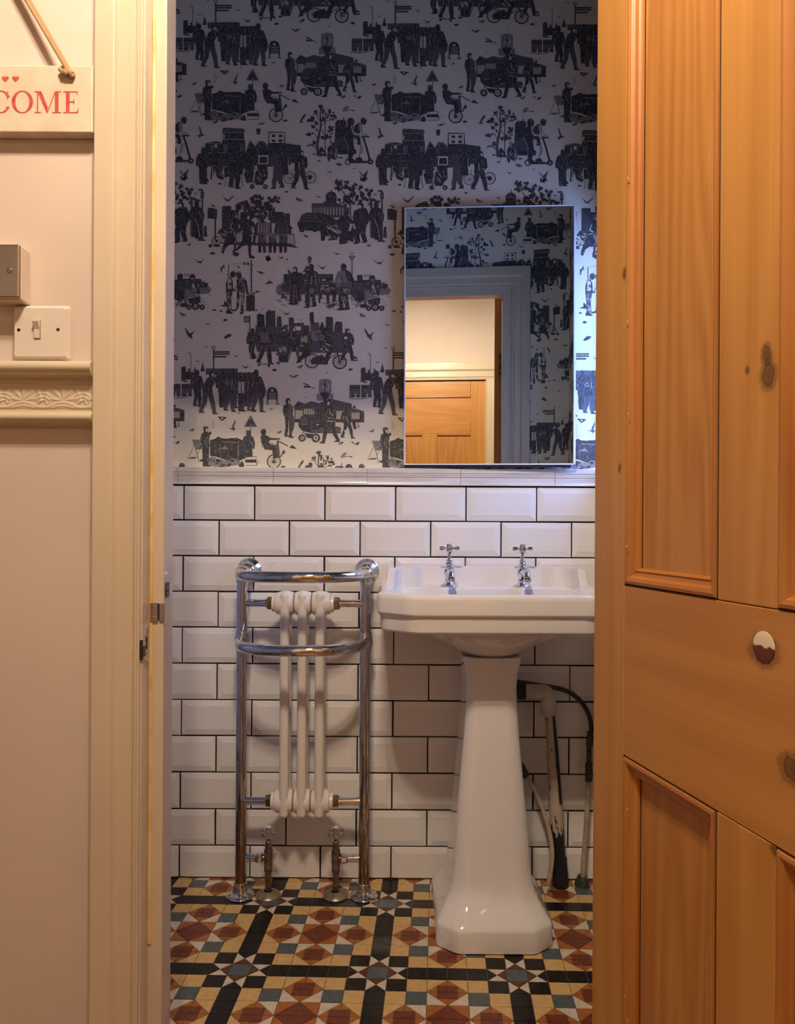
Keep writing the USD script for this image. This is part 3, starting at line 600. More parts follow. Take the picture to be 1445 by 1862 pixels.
def valve(vx, sgn, rot, label):
    'radiator valve at (vx, UY); sgn = direction of the branch to the upright'
    t = Thing('radiator_valve', label, 'valve', (vx, UY, 0))
    t.add('floor_collar', lathe([(.0115, .004), (.0345, .0), (.0352, .002), (.033, .0055), (.024, .011), (.0125, .0145), (.0115, .013), (.0115, .004)], 36, at=(vx, UY, .0002)), DULL_PLATE)
    t.add('supply_pipe', lathe([(0, .001), (.0087, .001), (.0087, .075), (0, .075)], 20, at=(vx, UY, 0)), TARNISH)
    t.add('body', lathe([(0, .066), (.0095, .066), (.0115, .069), (.0118, .080), (.0105, .083), (.0122, .090), (.0124, .118), (.0126, .121), (.0126, .125), (.0105, .128), (.0095, .137), (.0088, .140), (.0088, .147), (.0060, .149), (.0042, .152), (.0042, .162), (0, .162)], 26, at=(vx, UY, 0)), TARNISH)
    xs = sorted((vx + sgn * .009, vx + sgn * .022))
    t.add('branch', lathe([(0, 0), (.0085, 0), (.0085, xs[1] - xs[0]), (0, xs[1] - xs[0])], 20, 'x', (xs[0], UY, .104)), TARNISH)
    t.add('union_nut', lathe([(0, -.011), (.0125, -.011), (.0160, -.008), (.0160, .006), (.0125, .009), (0, .009)], 6, 'x', (vx + sgn * .024, UY, .104)), CHROME, smooth=20)
    x_u = UXL + .013 if sgn < 0 else UXR - .013
    xs = sorted((vx + sgn * .032, x_u)); L = xs[1] - xs[0]
    t.add('tail_pipe', lathe([(0, 0), (.0105, 0), (.0105, L * .48), (.0095, L * .5), (.0105, L * .52), (.0105, L), (0, L)], 22, 'x', (xs[0], UY, .104)), CHROME)
    hp = t.add('cross_handle', lathe([(0, .158), (.005, .158), (.0065, .164), (.0098, .169), (.0105, .175), (.0098, .180), (.0085, .184), (.0085, .1885), (.0, .1885)], 24, at=(vx, UY, 0)), CHROME)
    for k in range(4):
        a = rot + k * PI / 2; dv = np.array([math.cos(a), math.sin(a)])
        m = lathe([(0, 0), (.0038, 0), (.0030, .006), (.0032, .009), (.0058, .013), (.0062, .016), (.0045, .0195), (0, .0205)], 14, 'x')
        m.apply_transform(trimesh.transformations.rotation_matrix(a, (0, 0, 1))); m.apply_translation((vx + dv[0] * .007, UY + dv[1] * .007, .175))
        t.add('handle_arm', m, CHROME, parent=hp)
    t.add('handle_button', lathe([(0, .1905), (.0060, .1903), (.0072, .189), (.0072, .187), (0, .187)], 22, at=(vx, UY, 0)), CHINA_CAP, parent=hp, label='cream porcelain button on the handle')
    return t
valve(float(at(487.5, 1632, UY)[0]), -1, -.45, 'tarnished radiator valve at the left foot of the towel radiator')
valve(float(at(610, 1632, UY)[0]), 1, PI / 4, 'tarnished radiator valve at the right foot of the towel radiator, nearer the basin')

# ------------------------------------------------------------------ washbasin, pedestal, taps
BXC, BHW, BYF, BYB = .2405, .289, 1.738, YW - .0085
ZR = EYE - .163
def octa(hw, yf, yb, c, r=.012, cb=.004, n=5, xc=BXC):
    'plan ring: front corners cut by c, back corners by cb, all rounded by r; 6 corners x n points'
    cor = np.array([(-hw + c, yf), (hw - c, yf), (hw, yf + c * .8), (hw, yb - cb), (hw - cb, yb), (-hw + cb, yb), (-hw, yb - cb), (-hw, yf + c * .8)])
    out = []; N = len(cor)
    for i in range(N):
        p, a_, b_ = cor[i], cor[i - 1], cor[(i + 1) % N]
        da, db = a_ - p, b_ - p; la, lb = np.linalg.norm(da), np.linalg.norm(db)
        q = min(r, la * .45, lb * .45); p0, p1 = p + da / la * q, p + db / lb * q
        for t in np.linspace(0, 1, n): out.append((1 - t) ** 2 * p0 + 2 * t * (1 - t) * p + t * t * p1)
    o_ = np.array(out); return np.c_[o_[:, 0] + xc, o_[:, 1]]
def ring(e, z, c=.076, ef=None, eb=0.0, r=.018): return np.c_[octa(BHW - e, BYF + (e if ef is None else ef), BYB - eb, c - .4 * e, r), np.full(40, z)]
basin = Thing('washbasin', 'white china pedestal washbasin with raised back and cut corners', 'basin', (BXC, BYB, ZR - .1))
ZU1, ZU2, ZB_ = ZR - .050, ZR - .056, ZR - .0935
rings = [ring(.10, ZB_ + .006), ring(.040, ZB_ + .001), ring(.022, ZB_), ring(.014, ZB_ + .003), ring(.0105, ZB_ + .008), ring(.0095, ZU2 - .002), ring(.008, ZU2),
         ring(.004, ZU1 - .001), ring(.0012, ZU1 + .002), ring(.0, ZU1 + .006), ring(.0, ZR - .014), ring(.0012, ZR - .007), ring(.005, ZR - .002), ring(.012, ZR), ring(.024, ZR - .001, eb=.0), ring(.034, ZR - .005, eb=.0), ring(.042, ZR - .010, eb=.0),
         ring(.060, ZR - .011, ef=.050, eb=.115), ring(.066, ZR - .016, ef=.056, eb=.122), ring(.078, ZR - .05, ef=.066, eb=.13, r=.04), ring(.10, ZR - .095, ef=.085, eb=.14, r=.05), ring(.15, ZR - .125, ef=.125, eb=.17, r=.05), ring(.24, ZR - .13, ef=.2, eb=.22)]
basin.add('bowl', loft(rings), CHINA, smooth=40)
def hull_ring(hw, yf, yb, z, n=48, p=2.6):
    a = np.linspace(0, 2 * PI, n, endpoint=False); c, s = np.cos(a), np.sin(a)
    return np.c_[BXC + hw * np.sign(c) * np.abs(c) ** (2 / p), (yf + yb) / 2 + (yb - yf) / 2 * np.sign(s) * np.abs(s) ** (2 / p), np.full(n, z)]
ZP = EYE - (1192 - CY) * 1.93 / F                # top of the pedestal
us = [hull_ring(w_, y_, BYB - .012 - q_, z_) for w_, y_, q_, z_ in ((.170, 1.798, 0, ZB_ + .006), (.160, 1.803, 0, ZB_ - .008), (.150, 1.812, .002, ZB_ - .020), (.137, 1.826, .005, ZB_ - .033), (.121, 1.843, .008, ZB_ - .046), (.104, 1.864, .012, ZB_ - .058), (.088, 1.884, .015, ZB_ - .068), (.0735, 1.904, .018, ZP + .0010))]
basin.add('underside', loft(us), CHINA, smooth=50)
# raised back with short wings and set-back middle
x0, x1 = BXC - BHW + .016, BXC + BHW - .016; yb = BYB; mid0, mid1 = BXC - .188, BXC + .188
prs = [(x0, yb), (x0, yb - .155), (x0 + .022, yb - .150), (x0 + .030, yb - .085), (x0 + .042, yb - .066), (mid0 - .016, yb - .060), (mid0, yb - .052), (mid0 + .020, yb - .028), (mid1 - .020, yb - .028), (mid1, yb - .052), (mid1 + .016, yb - .060), (x1 - .042, yb - .066), (x1 - .030, yb - .085), (x1 - .022, yb - .150), (x1, yb - .155), (x1, yb)]
bp = Polygon(prs).buffer(.004, join_style=1).buffer(-.008, join_style=1, quad_segs=4).buffer(.004, join_style=1, quad_segs=4)
ZT = EYE - (1028.5 - CY) * (YW - .02) / F
up = []
def slice_(poly, z0, z1):
    m = extrude(poly, z1 - z0); m.apply_translation((0, 0, z0)); return m
def taper(poly, d, f0): return affinity.scale(poly, 1, 1)
levels = [(ZR - .018, 0), (ZT - .009, .0), (ZT - .006, .0006), (ZT - .0035, .0018), (ZT - .0015, .0036), (ZT, .007)]
body = extrude(bp, ZT - .006 - (ZR - .018)); body.apply_translation((0, 0, ZR - .018)); up.append(body)
for (z, e), (z2, e2) in zip(levels[2:-1], levels[3:]): up.append(slice_(bp.buffer(-e2, join_style=1), z - .0001, z2))
bb = cat_(up)
v = np.array(bb.vertices); t_ = np.clip((v[:, 2] - (ZR - .012)) / (ZT - ZR + .012), 0, 1)
v[:, 1] += t_ * .014 * np.clip((yb - v[:, 1]) / .15, 0, 1); v[:, 0] += t_ * .007 * np.where(v[:, 0] < BXC, 1, -1) * (np.abs(v[:, 0] - BXC) > .2)
bb.vertices = v
basin.add('raised_back', bb, CHINA, smooth=28)
basin.add('waste_rose', lathe([(0, .003), (.012, .003), (.021, .002), (.022, 0)], 24, at=(BXC, 1.93, ZR - .1305)), CHROME)

def tap_parts(t):
    t.add('base_flange', lathe([(0, 0), (.0245, 0), (.0252, .0015), (.0235, .004), (.0145, .0075), (.0115, .011), (0, .011)], 32), CHROME, local=True)
    t.add('body', lathe([(0, .008), (.0112, .010), (.0125, .014), (.0125, .016), (.0108, .019), (.0120, .026), (.0152, .031), (.0160, .037), (.0152, .043), (.0128, .047), (.0138, .050), (.0138, .053), (.0105, .056), (.0112, .058), (.0112, .063), (.0085, .066), (.0092, .068), (.0092, .071), (.0068, .073), (.0048, .076), (.0044, .094), (0, .094)], 30), CHROME, local=True)
    sp = smooth_path([(0, 0, .036), (0, -.03, .0405), (0, -.058, .040), (0, -.074, .034), (0, -.0795, .026)], 26)
    t.add('spout', tube(sp, np.linspace(.0105, .0088, 26), 20), CHROME, local=True)
    t.add('spout_nozzle', lathe([(.0085, 0), (.0108, .0), (.0112, .004), (.0100, .009), (0, .009)], 20, at=(0, -.0797, .0185)), CHROME, local=True)
    hp = t.add('cross_handle', lathe([(0, .090), (.0062, .090), (.0082, .094), (.0088, .099), (.0088, .110), (.0080, .114), (.0070, .1165), (0, .1185)], 26), CHROME, local=True)
    for k in range(4):
        m = lathe([(0, 0), (.0042, 0), (.0034, .004), (.0034, .006), (.0058, .009), (.0060, .019), (.0052, .0205), (0, .0212)], 16, 'x'); m.apply_translation((.0072, 0, .104))
        m.apply_transform(trimesh.transformations.rotation_matrix(k * PI / 2, (0, 0, 1)))
        t.add('handle_arm', m, CHROME, local=True, parent=hp)
zt0 = ZR - .0105
TY = 2.118
tap1 = Thing('tap', 'chrome cross-head basin tap, the left one of the pair', 'tap', (float(at(816.5, 1060, TY)[0]), TY, zt0), group=None)
tap_parts(tap1)
copy_of(tap1, (float(at(949.5, 1062, TY)[0]), TY, zt0), 'chrome cross-head basin tap, the right one nearer the pine door')

ped = Thing('basin_pedestal', 'white china pedestal with flared foot under the washbasin', 'pedestal', (BXC, 1.95, 0))
def pring(hw, yf, yb, c, z, r=.012): return np.c_[octa(hw, yf, yb, c, r, cb=.01), np.full(40, z)]
pr_ = []
for z, hw, yf, c in ((.001, .138, 1.815, .048), (.004, .1425, 1.811, .049), (.050, .1415, 1.812, .048), (.058, .139, 1.816, .047), (.066, .133, 1.824, .045), (.078, .125, 1.838, .042), (.092, .1165, 1.852, .039), (.108, .109, 1.864, .036), (.13, .103, 1.873, .033), (.17, .0975, 1.880, .030), (.24, .0925, 1.885, .027), (.34, .0835, 1.893, .025), (.42, .0765, 1.899, .024), (.50, .0695, 1.904, .023), (.57, .0650, 1.908, .022), (.61, .0635, 1.909, .022), (.645, .0660, 1.907, .022), (.67, .0715, 1.903, .023), (ZP - .002, .0745, 1.900, .024), (ZP, .0725, 1.902, .024)):
    pr_.append(pring(hw, yf, 2.085 + (.015 if z < .06 else .0), c, z, r=.018 if z > .06 else .012))
ped.add('column', loft(pr_), CHINA, smooth=45)

# ------------------------------------------------------------------ pipes behind the pedestal
def pxp(seq, Y): return [at(x, y, yy if len(q) > 2 else Y) for q in seq for (x, y, yy) in [(q + (Y,))[:3]]]
wp = Thing('waste_pipe', 'cream painted waste pipe flaking to black, with a white elbow, right of the pedestal', 'pipe', tuple(at(1016, 1608, 2.155)))
bend = [(985 + 11 * math.sin(t), 1269 - 11 * math.cos(t), 2.1335) for t in np.linspace(0, PI / 2, 9)]
el = np.array(pxp([(944, 1257.5, 2.13), (965, 1258, 2.131)] + bend + [(996.5, 1288, 2.1345), (997, 1290, 2.1345), (997.5, 1299, 2.1345)], 2.13))
wp.add('elbow', tube(el, np.r_[np.full(len(el) - 2, .0212), .0226, .0226], 24), PVC, label='grubby white plastic elbow')
wp.add('coupling', tube(pxp([(926, 1256), (944, 1257), (954, 1257.5)], 2.13), .0232, 20), BLACK)
wp.add('pipe', tube(smooth_path(pxp([(999, 1292, 2.138), (1004, 1360, 2.148), (1009, 1450, 2.15), (1014, 1540, 2.153), (1018.5, 1608, 2.156)], 2.15), 24), np.r_[np.linspace(.0155, .0185, 12), np.full(12, .0195)], 20), FLAKY)
wp.add('floor_sleeve', tube(pxp([(1016.3, 1560, 2.1545), (1019, 1609, 2.156)], 2.155), .0215, 18), BLACK)
wp.add('tape_strip', tube(smooth_path(pxp([(1005.5, 1298, 2.128), (1010.5, 1350, 2.13), (1016.5, 1420, 2.132), (1019, 1462, 2.134)], 2.13), 14), .0042, 8), BLACK)
sp = Thing('supply_pipe', 'thin cream supply pipe curving down close behind the pedestal', 'pipe', tuple(at(993, 1608, 2.10)))
sp.add('pipe', tube(smooth_path(pxp([(955, 1408, 2.16), (967, 1428, 2.155), (985, 1468, 2.145), (999, 1515, 2.13), (1003.5, 1555, 2.12), (1000, 1590, 2.112), (996, 1608, 2.108)], 2.1), 40), .0064, 14), CREAMPIPE)
sp.add('fitting', tube(pxp([(938, 1382, 2.165), (946, 1396, 2.163), (957, 1412, 2.159)], 2.16), [.011, .014, .0105], 8), VERDIGRIS)
sp = Thing('supply_pipe', 'cream painted supply pipe with a grimy valve at the far right beside the door edge', 'pipe', tuple(at(1056, 1612, 2.16)))
sp.add('pipe', tube(smooth_path(pxp([(1069, 1415), (1068, 1450), (1065.5, 1500), (1061, 1560), (1059, 1612)], 2.16), 24), .0068, 14), CREAMPIPE)
sp.add('isolating_valve', cat_([tube(pxp([(1072, 1330), (1071, 1352), (1069.5, 1418)], 2.16), .0075, 12), tube(pxp([(1070.5, 1388), (1070, 1420)], 2.16), .0105, 8), tube(pxp([(1072, 1338), (1071.6, 1356)], 2.16), .0098, 8)]), VERDIGRIS)
sp.add('base_crust', lathe([(0, 0), (.022, 0), (.019, .012), (.011, .03), (0, .034)], 9, at=(float(at(1058, 1608, 2.165)[0]), 2.165, .0003)), VERDIGRIS)
ho = Thing('flexible_hose', 'black rubber hose arching from the pedestal over the white elbow', 'hose', tuple(at(940, 1241, 2.15)))
ho.add('hose', tube(smooth_path(pxp([(930, 1238, 2.14), (955, 1242, 2.15), (1000, 1249, 2.165), (1035, 1259, 2.172), (1060, 1281, 2.172), (1073, 1310, 2.170), (1074, 1336, 2.166)], 2.15), 40), .0066, 12), HOSE)

# ------------------------------------------------------------------ mirror
mi = Thing('mirror', 'tall rectangular wall mirror with a thin white edge above the basin', 'mirror', tuple(at(889, 848, YW)))
MR, MY, MT = .0095, .048, .020
c0, c1 = at(737, 374, YW - .03), at(1041, 845.5, YW - .03)
mw = (at(1047.5, 374, 2.178)[0] - at(736.5, 374, 2.178)[0]); mh = at(740, 374.5, 2.178)[2] - at(740, 845.5, 2.178)[2]
mc = (at(736.5, 374.5, 2.178) + at(1048, 374.5, 2.178) + at(731, 845.5, 2.178) + at(1042.5, 846, 2.178)) / 4
Rm = trimesh.transformations.rotation_matrix(-MY, (0, 0, 1)) @ trimesh.transformations.rotation_matrix(-MR + ROLL, (0, 1, 0))
def mplace(m):
    m.apply_transform(Rm); m.apply_translation(mc); return m
fw = .0042
mi.add('glass', mplace(bx(-mw / 2 + fw, -.0005, -mh / 2 + fw, mw / 2 - fw, .003, mh / 2 - fw)), MIRROR, smooth=False)
for q in ((-mw / 2, -mh / 2, -mw / 2 + fw, mh / 2), (mw / 2 - fw * 1.6, -mh / 2, mw / 2, mh / 2), (-mw / 2, -mh / 2, mw / 2, -mh / 2 + fw), (-mw / 2, mh / 2 - fw * .8, mw / 2, mh / 2)):
    mi.add('edge_strip', mplace(rbx(q[0], -.0022, q[1], q[2], .006, q[3], .0009)), WHITE_EDGE)
mi.add('dark_bottom_bar', mplace(bx(-mw / 2 + .003, .0035, -mh / 2 - .0065, mw / 2 - .012, .012, -mh / 2 + .001)), BLACK, smooth=False)  # black bar in the dark gap just below the frame
mi.add('backing_board', mplace(bx(-mw / 2 + .004, .0035, -mh / 2 + .003, mw / 2 - .004, .013, mh / 2 - .004)), BLACK, smooth=False)

# ------------------------------------------------------------------ things on the hall wall
sg = Thing('welcome_sign', 'cream wooden WELCOME sign hanging on twine, touching the door frame', 'sign', (-.625, YH, 1.62))
SY = 1.168
sx1, sx0 = XL - .0742, at(-212, 180, SY)[0]; sz1, sz0 = at(80, 118, SY)[2], at(80, 241, SY)[2]
sg.add('board', rbx(sx0, SY, sz0, sx1, YH - .001, sz1, .0028), SIGNWHITE, smooth=40)
# serif capitals, drawn in units of the cap height
def stroke_serif(x, w, s=.12, t=.045): return [sbox(x, 0, x + w, 1), sbox(x - s, 0, x + w + s, t), sbox(x - s, 1 - t, x + w + s, 1)]
def thick(pts, w): return LineString(pts).buffer(w / 2, cap_style=2, join_style=2)
def glyph(ch):
    if ch == 'O':
        return Point(0, 0).buffer(1, 32), affinity.scale(Point(0, 0).buffer(1, 48), .44, .52), affinity.scale(Point(0, 0).buffer(1, 48), .30, .475), .88
def oval(): 
    o_ = affinity.translate(affinity.scale(Point(0, 0).buffer(1, 40), .45, .52), .45, .5); i_ = affinity.translate(affinity.scale(Point(0, 0).buffer(1, 40), .30, .475), .45, .5)
    return o_.difference(i_)
def G(ch):
    if ch == 'O': return oval(), .90
    if ch == 'C':
        g = oval().difference(Polygon([(.5, .5), (1.2, .82), (1.2, .18)])).difference(sbox(.66, .27, 1.0, .72))
        return unary_union([g, sbox(.735, .62, .775, .98), Polygon([(.775, .18), (.74, .30), (.70, .28), (.70, .10)])]), .80
    if ch == 'E':
        g = stroke_serif(.12, .15, s=.10) + [sbox(.12, 0, .62, .045), sbox(.12, .955, .60, 1), sbox(.12, .49, .46, .535), sbox(.43, .41, .465, .62), Polygon([(.60, 1), (.565, 1), (.555, .955), (.60, .78)]), Polygon([(.62, 0), (.58, 0), (.56, .045), (.655, .24)])]
        return unary_union(g), .66
    if ch == 'L':
        return unary_union(stroke_serif(.12, .15, s=.10) + [sbox(.12, 0, .60, .045), Polygon([(.62, 0), (.56, 0), (.56, .045), (.655, .26)])]), .66
    if ch == 'M':
        g = [sbox(.10, 0, .145, 1), sbox(.83, 0, .98, 1), Polygon([(.10, 1), (.27, 1), (.55, .24), (.50, .0)]), Polygon([(.50, 0), (.535, .0), (.87, 1), (.83, 1)]), sbox(0, 0, .26, .045), sbox(.72, 0, 1.08, .045), sbox(.0, .955, .2, 1), sbox(.84, .955, 1.08, 1)]
        return unary_union(g), 1.08
    if ch == 'W':
        g = [Polygon([(.08, 1), (.25, 1), (.46, .0), (.40, 0)]), Polygon([(.40, 0), (.46, 0), (.70, .95), (.66, 1)]), Polygon([(.58, 1), (.75, 1), (.98, 0), (.92, 0)]), Polygon([(.92, 0), (.98, 0), (1.22, 1), (1.17, 1)]), sbox(0, .955, .34, 1), sbox(1.06, .955, 1.32, 1), sbox(.52, .955, .80, 1)]
        return unary_union(g), 1.34
LH = at(80, 166, SY)[2] - at(80, 205.5, SY)[2]; lz0 = at(80, 205.5, SY)[2]
xpos = {'E2': 115.5, 'M': 63, 'O': 21.5, 'C': -17}
def letter(ch, px_left, wpx):
    g, w = G(ch); b = g.bounds
    x0, x1_ = at(px_left, 185, SY)[0], at(px_left + wpx, 185, SY)[0]
    g = affinity.affine_transform(g, [(x1_ - x0) / (b[2] - b[0]), 0, 0, LH, x0 - b[0] * (x1_ - x0) / (b[2] - b[0]), lz0])
    sg.add('painted_letter', to_xz(extrude(g, .0005), SY + .0001), RED, smooth=False)
for ch, pxl, wp_ in (('E', 115.5, 28), ('M', 63, 48), ('O', 21.5, 38.5), ('C', -16, 34), ('L', -53, 30), ('E', -87, 28), ('W', -146, 54)): letter(ch, pxl, wp_)
def heart(px, py, w):
    a = np.linspace(0, 2 * PI, 40, endpoint=False); hx = 16 * np.sin(a) ** 3; hy = 13 * np.cos(a) - 5 * np.cos(2 * a) - 2 * np.cos(3 * a) - np.cos(4 * a)
    c = at(px, py, SY); k = w / 32 * SY / F
    return to_xz(extrude(Polygon(np.c_[c[0] + hx * k, c[2] + hy * k]), .0005), SY + .0001)
for k in range(7): sg.add('painted_heart', heart(28.6 - 18.7 * k, 143.5, 12.5), RED, smooth=False)
hk = at(126, 133, SY - .003); apex = np.array([2 * at(-38, 0, SY)[0] * .5, SY - .004, at(0, -150, SY)[2]])
apex = np.array([at(-37, 0, SY)[0], YH - .012, at(0, -140, SY)[2]]); hk2 = hk.copy(); hk2[0] = 2 * apex[0] - hk[0]
sg.add('twine', cat_([tube([hk, hk * .5 + apex * .5, apex], .0030, 10), tube([hk + (.003, .001, 0), hk * .5 + apex * .5 + (.0045, .002, .001), apex + (.003, .002, 0)], .0026, 10), tube([apex, apex * .5 + hk2 * .5, hk2], .0036, 10)]), TWINE)
kn = []
for i, (a, b) in enumerate((((-.006, 0, .004), (.006, -.003, -.003)), ((-.011, -.002, .002), (-.001, -.004, -.004)), ((0, -.004, -.001), (.006, -.001, -.006)))):
    kn.append(tube([hk + np.array(a), hk + (np.array(a) + np.array(b)) / 2 + (0, -.002, .001), hk + np.array(b)], .0034, 9))
kn.append(tube([at(109, 126, SY - .004), at(114, 131, SY - .008), at(121, 134, SY - .006)], .0032, 9))
ks = trimesh.creation.icosphere(2, .0052); ks.apply_translation(at(130.5, 136, SY - .003)); kn.append(ks)
sg.add('knot', cat_(kn), TWINE); sg.add('hanging_nail', lathe([(0, 0), (.0018, 0), (.0018, .012), (.004, .012), (.004, .014), (0, .0145)], 12, '-y', apex + (0, .012, .003)), SCREW)

mb = Thing('metal_switch_box', 'surface mounted brushed steel switch box cut by the left picture edge, above the white switch', 'switch', tuple(at(-5, 500, YH)))
bx1, bz1, bz0 = at(36.5, 500, 1.155)[0], at(20, 444, 1.155)[2], at(20, 542, 1.155)[2]
mb.add('back_box', rbx(bx1 - .087, 1.1595, bz0 - .002, bx1 - .0005, YH, bz1, .003), PLASTER, label='back box painted over in wall colour'); mb.add('face_plate', rbx(bx1 - .088, 1.1535, bz0, bx1, 1.1605, bz1, .0034, 16), STEEL)
mb.add('screw', lathe([(0, .0016), (.0036, .0012), (.0042, 0)], 16, '-y', at(16.5, 491.5, 1.1532)), SCREW); mb.add('screw', lathe([(0, .0016), (.0036, .0012), (.0042, 0)], 16, '-y', at(16.5, 491.5, 1.1532) - (.0603, 0, 0)), SCREW)
mb.add('toggle', rbx(bx1 - .049, 1.146, (bz0 + bz1) / 2 - .008, bx1 - .039, 1.1535, (bz0 + bz1) / 2 + .008, .002), SCREW)
ls = Thing('light_switch', 'ivory plastic single light switch resting on the dado rail', 'switch', tuple(at(75, 605, YH)))
q0, q1 = at(19.5, 655, 1.178), at(125, 553.5, 1.178)
pl = tm(m3.Manifold.batch_hull([m3.Manifold.cylinder(.004, .006, .004, 20).rotate((90, 0, 0)).translate((x, YH - .0035, z)) for x in (q0[0] + .006, q1[0] - .006) for z in (q0[2] + .006, q1[2] - .006)] + [m3.Manifold.cylinder(.002, .004, .003, 20).rotate((90, 0, 0)).translate((x, YH - .0105, z)) for x in (q0[0] + .009, q1[0] - .009) for z in (q0[2] + .009, q1[2] - .009)]))
ls.add('plate', pl, PLASTIC, smooth=30)
rz0, rz1, rx0, rx1 = at(68, 615, 1.178)[2], at(68, 584, 1.178)[2], at(63, 600, 1.178)[0], at(73.5, 600, 1.178)[0]
ls.add('rocker_gap_shadow', bx(rx0 - .0008, 1.1765, rz0 - .0008, rx1 + .0008, 1.1775, rz1 + .0008), pbr('switch_gap_shadow', (0.30, 0.2, 0.14), .6), smooth=False)  # shadow in the gap round the rocker, painted as a brown plate
rk = np.array([(1.1770, rz0), (1.1755, rz0), (1.1745, (rz0 + rz1) / 2), (1.1690, rz1 - .002), (1.1690, rz1 - .001), (1.1725, rz1), (1.1770, rz1)])
ls.add('rocker', loft([np.c_[np.full(7, rx0), rk], np.c_[np.full(7, rx1), rk]]), PLASTIC, smooth=False)
for px, py in ((34, 600), (105.5, 599.5)): ls.add('screw', lathe([(0, .0003), (.0026, .0003), (.003, 0)], 14, '-y', at(px, py, 1.1777)), DARKMETAL)

# ironmongery on the left jamb
kp = Thing('latch_keep', 'paint-smeared latch keep let into the left door jamb', 'latch plate', tuple(at(252, 1175, 1.2)))
kx = XL; kz0, kz1 = at(252, 1211, 1.2)[2], at(252, 1138, 1.2)[2]
pk = Polygon([(1.1865, kz0 + .012), (1.1865, kz1 - .02), (1.197, kz1 - .02), (1.197, kz1 - .002), (1.212, kz1), (1.2125, kz0), (1.197, kz0 + .002), (1.197, kz0 + .012)]).difference(sbox(1.199, (kz0 + kz1) / 2 - .006, 1.2085, (kz0 + kz1) / 2 + .014))
m = extrude(pk, .0012); v = np.array(m.vertices); m.vertices = np.c_[kx + .0002 + v[:, 2], v[:, 0], v[:, 1]]
if m.volume < 0: m.invert()
kp.add('plate', m, PAINTED_METAL, smooth=False); kp.add('bolt_hole', bx(kx, 1.199, (kz0 + kz1) / 2 - .006, kx + .0008, 1.2085, (kz0 + kz1) / 2 + .014), BLACK, smooth=False)
kp.add('lip', bx(kx - .006, 1.1845, kz0 + .012, kx + .0014, 1.187, kz1 - .020), DARKMETAL); kp.add('worn_patch', bx(kx + .0012, 1.1872, kz0 + .016, kx + .0017, 1.198, (kz0 + kz1) / 2 + .002), DARKMETAL)
for z in (kz0 + .005, kz1 - .009): kp.add('screw', lathe([(0, .0006), (.0022, .0005), (.003, 0)], 12, 'x', (kx + .0014, 1.2045, z)), SCREW)
rc = Thing('roller_catch_keep', 'small grey metal catch plate with two screws on the face of the door stop', 'catch plate', tuple(at(286, 1114, 1.22)))
a0, a1 = at(272.5, 1131, 1.219), at(299, 1096, 1.219)
rc.add('plate', rbx(a0[0], 1.2185, a0[2], a0[0] + .0125, 1.2213, a1[2], .0008), STEEL); rc.add('plate', rbx(a0[0] + .0148, 1.2185, a0[2] + .001, a1[0] - .0004, 1.2213, a1[2] - .001, .0008), STEEL)
rc.add('gap', bx(a0[0] + .012, 1.2205, a0[2] + .002, a0[0] + .0155, 1.2214, a1[2] - .002), BLACK)
for z in (a0[2] + .007, a1[2] - .007): rc.add('screw', lathe([(0, .0008), (.002, .0006), (.003, 0)], 12, '-y', (a0[0] + .006, 1.2186, z)), SCREW)
rk_ = Thing('bolt_keep', 'dark slotted bolt keep on the inner side of the left door stop', 'bolt plate', tuple(at(300, 1071, 1.24)))
rk_.add('plate', bx(XL + .0224, 1.227, at(300, 1085, 1.24)[2], XL + .0236, 1.247, at(300, 1058.5, 1.24)[2]), DARKMETAL)
rk_.add('slot', bx(XL + .0236, 1.233, at(300, 1079, 1.24)[2], XL + .0239, 1.241, at(300, 1064, 1.24)[2]), CHROME)

# ------------------------------------------------------------------ hall lamp: five small bulbs on a ceiling fitting
LX, LY = -.12, .43
lp = Thing('hall_ceiling_lamp', 'five bulb ceiling fitting in the hall, out of the picture above the camera', 'lamp', (LX, LY, ZC))
lp.add('ceiling_plate', lathe([(0, 0), (.07, 0), (.066, -.02), (.02, -.03), (.012, -.035), (.012, -.17), (.024, -.18), (.024, -.21), (0, -.22)], 32, at=(LX, LY, ZC)), CHROME)
for k in range(5):
    a = k * 2 * PI / 5 + .3; c, s = math.cos(a), math.sin(a); p = np.array([LX, LY, ZC])
    lp.add('arm', tube(smooth_path([p + (.015 * c, .015 * s, -.195), p + (.045 * c, .045 * s, -.19), p + (.083 * c, .083 * s, -.215), p + (.085 * c, .085 * s, -.24)], 14), .006, 10), CHROME)
    b_ = trimesh.creation.icosphere(2, .019); b_.apply_translation(p + (.085 * c, .085 * s, -.26)); lp.add('bulb', b_, BULB)
    lp.add('added_shade', lathe([(.010, .034), (.030, .030), (.043, .016), (.047, -.002), (.0485, -.002), (.0445, .018), (.031, .033), (.010, .037)], 24, at=p + (.085 * c, .085 * s, -.26)), BRASS)  # added unseen dish that keeps the bulb light off the ceiling

